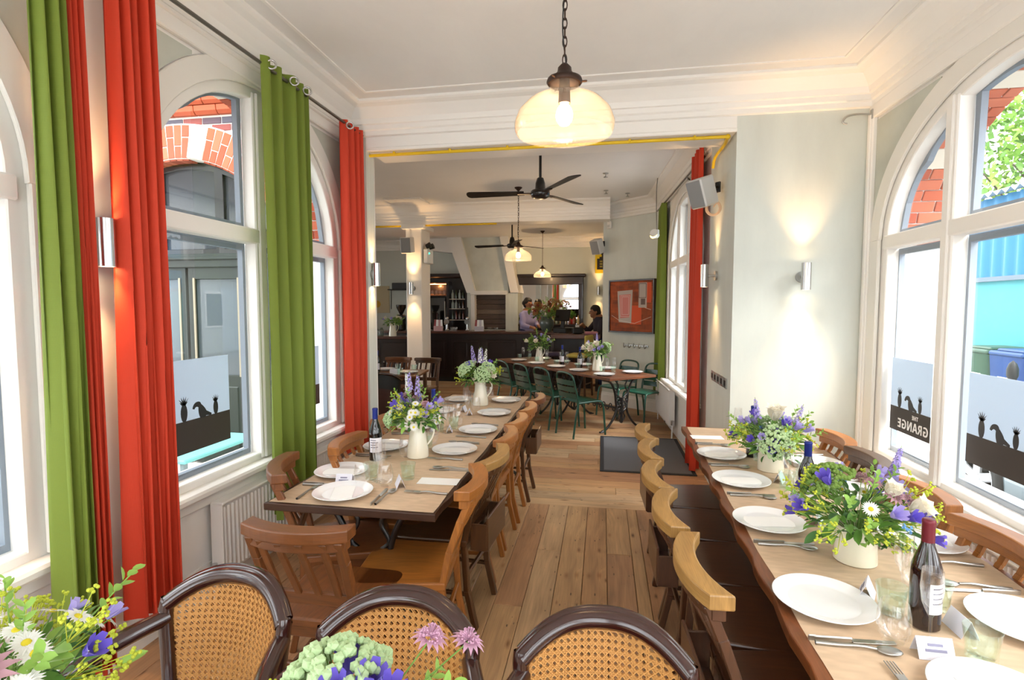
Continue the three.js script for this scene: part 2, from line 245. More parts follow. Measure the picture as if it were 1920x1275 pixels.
// ---------- windows ----------
const font = await new FontLoader().loadAsync('fonts/droid/droid_sans_bold.typeface.json');
let winN = 0;
function makeWindow(wallPos, turn, w, mullions, label, filmFor = []) {
  const g = structGroup('window_' + (++winN), label, wallPos, turn);
  const { rx, ry, y0, ys, uc } = w, F = 0.05, A = (u, e = 0) => ys + (ry + e) * Math.sqrt(Math.max(0, 1 - ((u - uc) / (rx + e)) ** 2));
  // arch and jamb frame ring
  const ringOut = archPath(new THREE.Shape(), rx + 0.05, y0 - 0.04, ys, ry + 0.05, uc); ringOut.holes.push(archPath(new THREE.Path(), rx - F, y0 + 0.03, ys, ry - F, uc));
  mesh('frame', mv(ext(ringOut, 0.075, 0.006), 0, 0, -0.085), M.white, g);
  const casing = archPath(new THREE.Shape(), rx + 0.14, ys - 0.02, ys, ry + 0.14, uc); casing.holes.push(archPath(new THREE.Path(), rx + 0.012, ys - 0.03, ys, ry + 0.012, uc));
  const arc = new THREE.Shape(); const n = 40; for (let i = 0; i <= n; i++) { const a = Math.PI * i / n; (i ? arc.lineTo : arc.moveTo).call(arc, uc + (rx + 0.13) * Math.cos(a), ys + (ry + 0.13) * Math.sin(a)); } for (let i = n; i >= 0; i--) { const a = Math.PI * i / n; arc.lineTo(uc + (rx + 0.01) * Math.cos(a), ys + (ry + 0.01) * Math.sin(a)); }
  mesh('casing', [mv(ext(arc, 0.014, 0.005), 0, 0, 0.004), cspan(uc - rx - 0.13, uc - rx - 0.01, y0, ys, 0, 0.025, 0.006), cspan(uc + rx + 0.01, uc + rx + 0.13, y0, ys, 0, 0.025, 0.006)], M.trim, g);
  mesh('sill', [cspan(uc - rx - 0.16, uc + rx + 0.16, y0 - 0.05, y0 - 0.005, -0.06, 0.09, 0.012), cspan(uc - rx - 0.1, uc + rx + 0.1, y0 - 0.12, y0 - 0.05, 0, 0.035, 0.008)], M.white, g);
  mesh('transom', [cspan(uc - rx + 0.02, uc + rx - 0.02, ys - 0.075, ys + 0.02, -0.08, 0.012, 0.008)], M.white, g);
  for (const u of mullions) mesh('mullion', [cspan(u - 0.055, u + 0.055, y0, A(u, -0.02), -0.085, 0.006, 0.008), cspan(u - 0.03, u + 0.03, y0, A(u, -0.02), 0, 0.018, 0.006)], M.white, g);
  const us = [uc - rx + F, ...mullions.flatMap((u) => [u - 0.055, u + 0.055]), uc + rx - F];
  for (let k = 0; k < us.length; k += 2) {
    const a = us[k], b = us[k + 1], lo = [[a, y0 + 0.03], [b, y0 + 0.03], [b, ys - 0.075], [a, ys - 0.075]], hi = [[a, ys + 0.02], [b, ys + 0.02]];
    for (let i = 0; i <= 16; i++) { const u = b + (a - b) * i / 16; hi.push([u, Math.max(ys + 0.021, A(u, -F))]); }
    for (const [pts, up] of [[lo, 0], [hi, 1]]) {
      mesh('pane', mv(new THREE.ShapeGeometry(poly(pts)), 0, 0, -0.07), M.pane, g);
      const cx = pts.reduce((s, p) => s + p[0], 0) / pts.length, cy = pts.reduce((s, p) => s + p[1], 0) / pts.length, sh = poly(pts);
      const inner = pts.map(([x, y]) => { const dx = cx - x, dy = cy - y, d = Math.hypot(dx, dy); return [x + dx / d * 0.045, y + dy / d * 0.045]; }); sh.holes.push(new THREE.Path(inner.map(([x, y]) => new THREE.Vector2(x, y))));
      mesh('sash', mv(ext(sh, 0.035), 0, 0, -0.115), M.sash, g);
    }
  }
  return g;
}
// brick lining of the arch reveal, set in the wall's own frame
function brickArch(wall, w, d0, d1, seed, bands) {
  const R = rng(seed), rx = w.rx + 0.05, ry = w.ry + 0.05, D = d1 - d0; let a = 0.02, n = 0;
  while (a < Math.PI - 0.02) {
    const px = w.uc + rx * Math.cos(a), py = w.ys + ry * Math.sin(a), tx = -rx * Math.sin(a), ty = ry * Math.cos(a), tl = Math.hypot(tx, ty), isBand = bands.includes(n), th = isBand ? 0.155 : 0.078, da = th / tl;
    const am = a + da / 2, mx = w.uc + rx * Math.cos(am), my = w.ys + ry * Math.sin(am), an = Math.atan2(ry * Math.cos(am), -rx * Math.sin(am));
    const cuts = isBand ? [0, D] : n % 2 ? [0, D * 0.36, D] : [0, D * 0.7, D];
    for (let k = 0; k + 1 < cuts.length; k++) { const L = cuts[k + 1] - cuts[k]; const b = cbox(th - 0.009, 0.03, L - 0.009, 0.003); b.rotateZ(an); mv(b, mx, my, -(d0 + cuts[k] + L / 2)); mesh(isBand ? 'stone_block' : 'brick', b, isBand ? M.stone : M.bricks[Math.floor(R() * 3)], wall); }
    a += da; n++;
  }
}
brickArch(wallL, winL[0], 0.125, 0.4, 3, [8, 17, 26]);
brickArch(wallR, winR[0], 0.125, 0.4, 4, [7, 14, 23, 30]);
const trimL = structGroup('trim_10', 'white panelled pilasters and frieze between the curtained windows', [XL, 0, 0], Math.PI / 2);
mesh('frieze', [cspan(-1.4, 4.35, 3.05, 3.14, 0, 0.034, 0.008), cspan(-1.4, 4.35, 3.13, 3.16, 0, 0.045, 0.008)], M.white, trimL);
for (const [a, b] of [[1.85, 2.07], [4.28, 4.35]]) mesh('pilaster', [cspan(a, b, 0.2, 3.06, 0, 0.03, 0.008), cspan(a + 0.02, b - 0.02, 0.2, 3.06, 0.03, 0.042, 0.006)], M.white, trimL);
const trimR = structGroup('trim_11', 'white frieze and corner boards of the street wall', [XR, 0, 0], -Math.PI / 2);
mesh('frieze', [cspan(-4.35, 1.4, 3.02, 3.12, 0, 0.034, 0.008)], M.white, trimR);
for (const [a, b] of [[-4.35, -4.28], [-1.8, -1.6]]) mesh('pilaster', [cspan(a, b, 0.2, 3.06, 0, 0.035, 0.008), cspan(a + 0.015, b - 0.015, 0.2, 3.06, 0.03, 0.048, 0.006)], M.white, trimR);
// pale green spandrel panels in the corners above the arches
function spandrelPanel(wall, w, side, top) {
  const pts = [], x1 = w.uc + side * (w.rx + 0.15), aMax = Math.asin(Math.min(0.98, (top - 0.02 - w.ys) / (w.ry + 0.14))), n = 14;
  for (let i = 0; i <= n; i++) { const a = 0.16 + (aMax - 0.16) * i / n; pts.push([w.uc + side * (w.rx + 0.14) * Math.cos(a), w.ys + (w.ry + 0.14) * Math.sin(a)]); }
  pts.push([pts[n][0], top], [x1, top], [x1, pts[0][1]]);
  if (side < 0) pts.reverse(); mesh('spandrel', mv(ext(poly(pts), 0.006), 0, 0, 0.001), M.spandrel, wall);
}
for (const s of [-1, 1]) { spandrelPanel(trimL, winL[0], s, 3.03); spandrelPanel(trimR, winR[0], s, 3.0); spandrelPanel(trimL, winL[1], s, 3.03); }
makeWindow([XL, 0, 0], Math.PI / 2, winL[1], [0.7], 'arched window at the left edge behind the first green curtain');
makeWindow([XL, 0, 0], Math.PI / 2, winL[0], [3.13], 'tall arched window showing the brick porch outside');
makeWindow([XR, 0, 0], -Math.PI / 2, winR[0], [-3.44, -2.56], 'wide arched street window with parked car and bins outside');
makeWindow([XR, 0, 0], -Math.PI / 2, winR[1], [-0.79, 0.09], 'arched street window beside the camera');
makeWindow([-0.12, 0, 1.4], Math.PI, winB[0], [-1.03], 'arched window behind the camera by the street wall');
makeWindow([-0.12, 0, 1.4], Math.PI, winB[1], [1.03], 'arched window behind the camera by the curtain wall');
makeWindow([FR0[0], 0, FR0[1]], frTurn, winF[0], [-1.05, -1.65], 'far arched window between red and green curtains');
makeWindow([-7, 0, 0], Math.PI / 2, winS[0], [6.9], 'hidden side window of the bar room nearer the porch');
makeWindow([-7, 0, 0], Math.PI / 2, winS[1], [9.7], 'hidden side window of the bar room nearer the bar');
// ---------- frosted films with silhouettes ----------
function pineapple() {
  const s = new THREE.Shape(); s.absellipse(0, 0.045, 0.021, 0.046, 0, Math.PI * 2);
  const c = []; for (let i = 0; i < 5; i++) { const a = (i - 2) * 0.42; c.push(poly([[-0.008 + i * 0.001, 0.086], [0.008, 0.086], [Math.sin(a) * 0.04, 0.092 + Math.cos(a) * 0.036]])); }
  c.push(poly([[-0.012, 0.084], [-0.026, 0.1], [0.0, 0.094], [0.026, 0.1], [0.012, 0.084]])); return [s, ...c];
}
function bird() {
  const s = new THREE.Shape(); s.moveTo(-0.062, 0.062); s.quadraticCurveTo(-0.055, 0.095, -0.026, 0.098); s.quadraticCurveTo(-0.002, 0.1, 0.004, 0.08); s.quadraticCurveTo(0.03, 0.06, 0.042, 0.036); s.lineTo(0.082, 0.014); s.lineTo(0.08, 0.002); s.lineTo(0.04, 0.008); s.lineTo(0.03, -0.002); s.lineTo(-0.004, -0.002); s.quadraticCurveTo(-0.022, 0.03, -0.017, 0.064); s.quadraticCurveTo(-0.035, 0.078, -0.048, 0.058); s.closePath(); return [s];
}
const silh = (shapes, x, y, sc, flipX) => shapes.map((s) => { const g = ext(s, 0.0008, 0, 1, 10); g.scale(sc, sc, 1); return mv(g, x, y, 0); });
function windowFilm(pos, turn, u0, u1, label, lettering, top = 1.32, lo = 0.82, hi = 0.985) {
  const g = thing('window_film', label, 'window film', pos, turn, 'printed films on the window panes');
  mesh('frosted_sheet', span(u0, u1, hi, top, -0.066, -0.0645), M.film, g); mesh('dark_band', span(u0, u1, lo, hi, -0.066, -0.064), M.filmDark, g);
  const c = (u0 + u1) / 2, W = (u1 - u0) / 0.48, dir = turn > 0 ? 1 : 1;
  for (const [x, f, sc] of [[c - 0.125 * W, pineapple, 1.12], [c + 0.0 * W, bird, 1], [c + 0.12 * W, pineapple, 0.92]]) mesh(f === bird ? 'bird_silhouette' : 'pineapple_silhouette', silh(f(), x, hi - 0.004, sc).map((q) => mv(q, 0, 0, -0.0645)), M.filmArt, g);
  if (lettering) {
    const mk = (t, size, x, y) => { const q = new TextGeometry(t, { font, size, depth: 0.0008, curveSegments: 3 }); q.computeBoundingBox(); const w = q.boundingBox.max.x; mv(q, -w / 2, 0, 0); q.rotateY(Math.PI); return mv(q, x, y, -0.0628); };
    mesh('lettering', [mk('THE', 0.028, c + 0.07, hi - 0.055), mk('GRANGE', 0.062, c + 0.045, lo + 0.03)].map((q) => { return q; }), M.white2, g);
  }
  return g;
}
windowFilm([XL, 0, 0], Math.PI / 2, 2.4, 2.87, 'frosted film with dark band before the green porch door', false, 1.36, 0.84, 1.02);
windowFilm([XL, 0, 0], Math.PI / 2, 3.45, 3.915, 'frosted film with dark band between the green and last red curtain', false, 1.34, 0.87, 1.03);
windowFilm([XR, 0, 0], -Math.PI / 2, -4.08, -3.62, 'frosted film whose dark band reads THE GRANGE reversed', true, 1.3, 0.8, 0.965);
windowFilm([XR, 0, 0], -Math.PI / 2, -3.29, -2.82, 'frosted film with dark band in front of the parked car', false, 1.29, 0.79, 0.95);
// ---------- curtains ----------
function curtain(x, z0, z1, top, bot, folds, amp, mat, label, seed, rings = [], lean = 0, turnAt) {
  const R = rng(seed), ph = R() * 6, k2 = 0.5 + R(), colour = mat === M.green ? 'green' : 'red';
  const c = thing(colour + '_curtain', label, 'curtain', [x, 0, z0], turnAt || 0, 'hanging window curtains'), L = z1 - z0;
  const ks = Array.from({ length: folds }, () => 0.75 + R() * 0.6), sm = ks.reduce((a, b) => a + b, 0);
  const warp = (u) => { let t = u * sm, i = 0; while (i < folds - 1 && t > ks[i]) { t -= ks[i]; i++; } return i + t / ks[i]; };
  const f = (u, v) => { const q = warp(u) * Math.PI * 2 + ph, grow = 0.65 + 0.45 * v; const s = Math.sin(q + Math.sin(v * 3 + ph) * 0.15); return [amp * grow * (Math.sign(s) * Math.pow(Math.abs(s), 0.75) + 0.25 * Math.sin(q * k2 + v * 2)), top + (bot - top) * v, L * u + lean * v * (u - 0.3) + 0.012 * Math.sin(q * 2 + v * 4) * v]; };
  const front = grid(folds * 14, 26, f), back = grid(folds * 14, 26, (u, v) => { const p = f(u, v); return [p[0] - 0.003, p[1], p[2]]; });
  mesh('drape', [front, back], mat, c);
  for (const u of rings) { const p = f(u, 0.02); mesh('grommet', mv(rot(new THREE.TorusGeometry(0.026, 0.006, 8, 20), 0, 0.5), 0.0 + amp * 0.9 + 0.004, top - 0.045, p[2]), M.chrome, c); }
  return c;
}
curtain(-2.01, -1.62, -1.735, 3.16, 0.18, 3, 0.045, M.green, 'green curtain nearest the camera', 1);
curtain(-2.03, -1.745, -1.83, 3.16, 0.14, 3, 0.03, M.red, 'narrow red curtain tucked behind the first green one', 2);
curtain(-2.02, -1.93, -2.16, 3.16, 0.26, 5, 0.042, M.red, 'broad red curtain beside the glowing wall light', 3);
curtain(-2.04, -2.94, -3.45, 3.16, 0.3, 4, 0.05, M.green, 'green curtain with steel eyelets in the middle of the arched window', 7, [0.08, 0.55, 0.85]);
curtain(-2.04, -3.96, -4.3, 3.14, 0.25, 4, 0.04, M.red, 'red curtain in the corner at the end of the rail', 5, [0.12]);
const inFR = (u, d = 0) => { const p = V(u, 0, d).applyAxisAngle(V(0, 1, 0), frTurn); return [FR0[0] + p.x, 0, FR0[1] + p.z]; };
curtain(0.93, -5.36, -5.86, 3.2, 0.02, 4, 0.045, M.red, 'long red curtain at the far window near the speaker', 6, [0.1], 0, 0);
curtain(0.83, -7.62, -8.2, 3.1, 0.4, 5, 0.045, M.green, 'green curtain beside the orange painting', 8, [0.1], 0, 0);
const rodNear = thing('curtain_rail', 'thin metal rail carrying the four curtains beside the cornice', 'curtain rail', [0, 0, 0]);
mesh('rail', tube([[-2.04, 3.115, 1.2], [-2.04, 3.115, -1.5], [-2.04, 3.115, -4.31]], 0.011, 4, 10), M.rod, rodNear);
for (const z of [-1.95, -4.2, 0.4]) mesh('bracket', [bar([-2.04, 3.115, z], [-2.17, 3.115, z], 0.012, 0.012), cyl(0.02, 0.02, 0.01, 0, 0, 0, 12).rotateZ(Math.PI / 2).translate(-2.165, 3.115, z)], M.rod, rodNear);
const rodFar = thing('curtain_rail', 'thin metal rail across the far window', 'curtain rail', [0, 0, 0]);
mesh('rail', tube([[0.95, 3.1, -5.4], [0.88, 3.1, -6.8], [0.8, 3.1, -8.3]], 0.011, 4, 8), M.rod, rodFar);
mesh('bracket', tube([[0.9, 3.1, -6.3], [0.93, 3.12, -6.32], [0.97, 3.09, -6.34]], 0.008, 6, 6), M.rod, rodFar);
const hk = thing('rail_bracket', 'empty metal hook high on the pale wall by the corner', 'bracket', [0, 0, 0]);
mesh('arm', tube([[1.93, 3.05, -4.3], [1.8, 3.055, -4.3], [1.74, 3.04, -4.3], [1.72, 3.0, -4.3], [1.75, 2.99, -4.3]], 0.008, 14, 8), M.steel, hk); mesh('plate', cbox(0.012, 0.07, 0.03, 0.003, 1.914, 3.05, -4.3), M.steel, hk);
// ---------- outside ----------
const texGround = dataTex(512, 512, (u, v) => { const k = 1 - 0.25 * fbm(u * 10, v * 10, 10, 10, 4, 5) - 0.1 * hash2(Math.floor(u * 512), Math.floor(v * 512), 3); return [k, k, k]; }, true, [1, 1]);
const gnd = (hex) => S(hex, 0.9, { map: texGround });
struct('ground_street', [grain(span(2.35, 30, -0.3, -0.15, -40, 25), 0)], gnd(0x8d8d90), 'grey street outside the right-hand windows');
struct('ground_forecourt', [grain(span(-30, -2.6, -0.3, -0.15, -4.9, 25), 0)], gnd(0xb0aca8), 'paved forecourt outside the curtained windows');
struct('ground_side', [grain(span(-30, -7.3, -0.3, -0.15, -20, -4.9), 0)], gnd(0xb0aca8), 'paved yard beside the bar room');
struct('pavement', [grain(span(2.35, 2.95, -0.16, -0.08, -14, 12), 2)], gnd(0xa9a7a4), 'kerbside pavement below the street window');
// porch facade outside the left windows, facing the forecourt
const fac = structGroup('wall_porch', 'red and purple brick porch wall seen through the arched window', [0, 0, -5.0]);
const AX = -4.46, AR = 1.3, AYc = 3.22 - AR, J0 = AX - 1.06, J1 = AX + 1.06, spring = AYc + Math.sqrt(AR * AR - 1.06 * 1.06);
{
  const s = poly([[-7.2, -0.2], [-2.6, -0.2], [-2.6, 5.2], [-7.2, 5.2]]), h = new THREE.Path(); h.moveTo(J0, -0.1); h.lineTo(J1, -0.1); const a1 = Math.acos(1.06 / AR);
  for (let i = 0; i <= 24; i++) { const a = a1 + (Math.PI - 2 * a1) * i / 24; h.lineTo(AX + AR * Math.cos(a), AYc + AR * Math.sin(a)); } h.lineTo(J0, -0.1); s.holes.push(h);
  mesh('masonry', mv(ext(s, 0.3), 0, 0, -0.3), M.mortar, fac);
  { const rg = new THREE.Shape(); rg.absarc(AX, AYc, AR + 0.36, a1, Math.PI - a1, false); rg.absarc(AX, AYc, AR + 0.002, Math.PI - a1, a1, true); rg.closePath(); mesh('arch_mortar', ext(rg, 0.013, 0, 1, 30), M.mortar, fac); }
  // arch bricks in two rings with a pale stone block
  const R = rng(9); let a = a1, n = 0;
  while (a < Math.PI - a1) {
    const am0 = a, band = n === 12 || n === 24, th = band ? 0.17 : 0.078, da = th / AR, am = am0 + da / 2;
    const cuts = band ? [0, 0.35] : n % 2 ? [0, 0.22, 0.35] : [0, 0.13, 0.35];
    for (let k = 0; k + 1 < cuts.length; k++) { const L = cuts[k + 1] - cuts[k], r = AR + (cuts[k] + cuts[k + 1]) / 2, b = cbox(th * r / AR - 0.01, L - 0.01, band ? 0.05 : 0.03, 0.003); b.rotateZ(am - Math.PI / 2); mv(b, AX + r * Math.cos(am), AYc + r * Math.sin(am), 0.005); mesh(band ? 'stone_block' : 'brick', b, band ? M.stone : M.bricks[Math.floor(R() * 3)], fac); }
    for (const zz of [-0.075, -0.225]) { const b = cbox(th - 0.009, 0.03, 0.14, 0.003); b.rotateZ(am - Math.PI / 2); mv(b, AX + (AR - 0.008 + 0.006) * Math.cos(am), AYc + (AR - 0.002) * Math.sin(am), zz); if (!band) mesh('brick', b, M.bricks[Math.floor(R() * 3)], fac); }
    a += da; n++;
  }
  // purple bricks around the arch and above the moulded course
  const course = (y, off, mats) => { let x = -5.5 + off; while (x < -2.75) { const w = 0.215, cx = x + w / 2, d = Math.hypot(cx - AX, y + 0.033 - AYc); if (d > AR + 0.37 && !(y < spring && cx > J0 - 0.1 && cx < J1 + 0.1)) mesh('brick', cbox(w, 0.064, 0.03, 0.003, cx, y + 0.033, -0.005), mats[Math.floor(R() * mats.length)], fac); x += w + 0.011; } };
  for (let i = 0; i < 9; i++) course(2.95 + i * 0.076, (i % 2) * 0.11, M.bricksDark);
  for (let i = 0; i < 5; i++) course(3.93 + i * 0.076, (i % 2) * 0.11, [M.bricksDark[1], M.bricksDark[3], M.bricksDark[0]]);
  for (let r = 0; r < 2; r++) for (let x = -5.5 + r * 0.12; x < -2.8; x += 0.262) mesh('moulded_brick', rot(mv(ext(poly([[0, 0], [0.04 + r * 0.03, 0], [0.07 + r * 0.03, 0.03], [0.075 + r * 0.03, 0.082], [0, 0.082]]), 0.25), 0, 3.645 + r * 0.094, 0), 0, -Math.PI / 2).translate(x + 0.25, 0, 0), M.terracotta, fac);
  mesh('gutter', [cspan(-5.6, -2.7, 3.84, 3.9, 0, 0.13, 0.01)], S(0x8b9199, 0.5), fac);
}
{ // green timber doors and glazing filling the porch arch
  const d = structGroup('door_1', 'dark green glazed porch doors outside the arched window', [0, 0, -5.16]);
  const fr = new THREE.Shape(); const a1 = Math.acos(1.06 / AR), rr = AR - 0.0; fr.moveTo(J0, 2.22); fr.lineTo(J1, 2.22); for (let i = 0; i <= 24; i++) { const a = a1 + (Math.PI - 2 * a1) * i / 24; fr.lineTo(AX + rr * Math.cos(a), AYc + rr * Math.sin(a)); } fr.closePath();
  for (const [x0, x1] of [[J0 + 0.06, -4.88], [-4.78, -4.14], [-4.04, J1 - 0.06]]) { const h = new THREE.Path(); h.moveTo(x0, 2.28); h.lineTo(x1, 2.28); for (let i = 0; i <= 10; i++) { const x = x1 + (x0 - x1) * i / 10; h.lineTo(x, AYc + Math.sqrt((AR - 0.07) ** 2 - Math.min((AR - 0.08) ** 2, (x - AX) ** 2))); } h.closePath(); fr.holes.push(h); }
  mesh('fanlight_frame', mv(ext(fr, 0.06, 0.004), 0, 0, -0.03), M.blackGloss, d);
  mesh('fanlight_pane', mv(new THREE.ShapeGeometry(archShapeFan(a1)), 0, 0, -0.01), P(0x5a6068, 0.03, { metalness: 0.0, transmission: 0.6, thickness: 0, clearcoat: 1 }), d);
  mesh('transom_rail', [cspan(J0, J1, 2.08, 2.23, -0.06, 0.07, 0.01), cspan(J0, J1, 2.16, 2.2, 0.06, 0.1, 0.01)], M.doorGreen, d);
  for (const [x0, x1] of [[-4.5, -3.82], [-5.3, -4.54]]) {
    const s = poly([[x0, -0.08], [x1, -0.08], [x1, 2.08], [x0, 2.08]]), h = new THREE.Path([[x0 + 0.07, 0.9], [x1 - 0.07, 0.9], [x1 - 0.07, 1.96], [x0 + 0.07, 1.96]].map(([a, b]) => new THREE.Vector2(a, b))); s.holes.push(h);
    mesh('door_leaf', mv(ext(s, 0.05, 0.004), 0, 0, -0.02), M.doorGreen, d); mesh('door_panel', cspan(x0 + 0.1, x1 - 0.1, 0.08, 0.78, -0.02, 0.045, 0.012), M.doorGreen, d);
    mesh('door_pane', span(x0 + 0.06, x1 - 0.06, 0.89, 1.97, -0.002, 0.002), P(0x6d7880, 0.02, { transmission: 0.5, thickness: 0, clearcoat: 1 }), d);
    mesh('glazing_bead', [[x0 + 0.06, x0 + 0.08], [x1 - 0.08, x1 - 0.06]].map(([a, b]) => span(a, b, 0.89, 1.97, 0.03, 0.045)), S(0x9c927c, 0.6), d);
  }
  mesh('door_post', [cspan(-3.82, J1, -0.1, 2.1, -0.08, 0.1, 0.012), cspan(-3.74, -3.66, -0.1, 2.1, 0.1, 0.13, 0.01), cspan(J0, -5.3, -0.1, 2.1, -0.08, 0.1, 0.012)], M.doorGreen, d);
}
function archShapeFan(a1) { const s = new THREE.Shape(); s.moveTo(J0, 2.23); s.lineTo(J1, 2.23); for (let i = 0; i <= 24; i++) { const a = a1 + (Math.PI - 2 * a1) * i / 24; s.lineTo(AX + (AR - 0.01) * Math.cos(a), AYc + (AR - 0.01) * Math.sin(a)); } return s; }
const bench = thing('outdoor_table', 'pale turquoise tabletop outside below the printed window film', 'table', [-3.3, -0.15, -3.55]);
mesh('tabletop', cbox(0.9, 0.03, 0.8, 0.008, 0, 0.72, 0), S(0x7fd0cc, 0.5), bench); for (const [x, z] of [[-0.38, -0.33], [0.38, -0.33], [-0.38, 0.33], [0.38, 0.33]]) mesh('leg', cbox(0.04, 0.705, 0.04, 0.006, x, 0.3525, z), S(0x8c9a9c, 0.5), bench);
// houses across the forecourt, mirrored in the porch glass and seen past the first curtain
const farH = structGroup('building_pale', 'pale rendered house across the forecourt', [-15, -0.15, 2]);
mesh('wall', span(-1, 0, 0, 6, -7, 8), S(0xd8dcdc, 0.85), farH); mesh('roof', rot(ext(poly([[-1.4, 6], [0.3, 6], [-0.6, 7.6]]), 15.4), 0, 0).translate(0, 0, -7.2), S(0x5a5550, 0.8), farH);
for (const z of [-5, -2.2, 0.6, 3.4, 6]) for (const y of [1.0, 3.6]) { const w = mesh('window', cspan(0, 0.04, y, y + 1.4, z - 0.5, z + 0.5, 0.01), M.white2, farH); mesh('pane', span(0.035, 0.045, y + 0.08, y + 1.32, z - 0.42, z + 0.42), S(0x39424a, 0.1), w); }
// blue shed across the street
const shed = structGroup('building_shed', 'blue corrugated shed with white roof across the street', [6.0, -0.15, 0]);
{
  const L = 16, corr = (amp, pitch, h, y) => { const g = grid(Math.round(L / pitch * 6), 1, (u, v) => { const t = u * L / pitch, f = t - Math.floor(t); const w = f < 0.3 ? 0 : f < 0.45 ? (f - 0.3) / 0.15 : f < 0.75 ? 1 : 1 - (f - 0.75) / 0.25; return [-amp * w, y + h * v, -20 + L * u]; }); return g; };
  mesh('cladding', corr(0.05, 0.25, 1.25, 2.25), S(0x2a78a6, 0.5, { side: THREE.DoubleSide }), shed);
  mesh('lower_wall', span(0.02, 0.3, 0, 2.27, -20, -4), S(0x4fa3ab, 0.7), shed); for (const z of [-13.6, -10.2, -7.4]) mesh('wall_joint', span(-0.006, 0.03, 0, 2.25, z - 0.012, z + 0.012), S(0x3f8c94, 0.7), shed);
  mesh('flashing', span(-0.06, 0.1, 2.2, 2.27, -20, -4), S(0x5d6e7c, 0.5), shed); mesh('back', span(0.05, 7, 0, 3.4, -19.9, -4.1), S(0x7d8a92, 0.8), shed);
  const roof = grid(380, 1, (u, v) => [-0.25 + 4 * v, 3.5 + 1.15 * v + 0.035 * Math.cos(u * Math.PI * 2 * 95), -20.3 + 16.6 * u]); mesh('roof', roof, S(0xb9c0c4, 0.6, { side: THREE.DoubleSide }), shed);
}
function bin(x, z, mat, lid, label, turn) {
  const b = thing('wheelie_bin', label, 'bin', [x, -0.15, z], turn, 'bins across the street'); b.scale.set(1.05, 1.13, 1.05);
  const body = new THREE.CylinderGeometry(0.41, 0.34, 0.96, 4, 1); body.rotateY(Math.PI / 4); mv(body, 0, 0.52, 0); mesh('body', body, mat, b); mesh('lid', [cbox(0.62, 0.06, 0.59, 0.02, 0, 1.03, 0), cbox(0.5, 0.04, 0.5, 0.02, 0, 1.07, 0.02)], lid, b);
  mesh('sticker', cbox(0.01, 0.18, 0.3, 0.002, -0.272, 0.68, 0).rotateZ(0.0), M.white2, b); mesh('handle', rot(cyl(0.018, 0.018, 0.5, 0, 0, 0, 8), Math.PI / 2).translate(0.33, 0.98, 0), M.black, b); for (const s of [-1, 1]) mesh('wheel', rot(cyl(0.1, 0.1, 0.05, 0, 0, 0, 16), Math.PI / 2).translate(0.26, 0.1, s * 0.22), M.black, b);
}
bin(5.68, -8.74, S(0x2f5a45, 0.5), S(0x3a5d4b, 0.5), 'green wheelie bin against the turquoise wall', 0.0);
bin(5.68, -8.1, S(0x204a8c, 0.5), S(0x2b4f86, 0.5), 'blue wheelie bin beside the green one', 0.0);
const bol = thing('bollard', 'slim black bollard in front of the blue bin', 'bollard', [4.4, -0.15, -6.52]); bol.scale.set(0.7, 1.2, 0.7);
mesh('post', lathe([[0.0, 0], [0.09, 0], [0.09, 0.08], [0.06, 0.1], [0.055, 0.85], [0.075, 0.88], [0.075, 0.94], [0.05, 0.99], [0, 1.02]], 16), M.black, bol); mesh('band', cyl(0.062, 0.062, 0.05, 0, 0.78, 0, 16), S(0x3a3a3c, 0.5), bol);
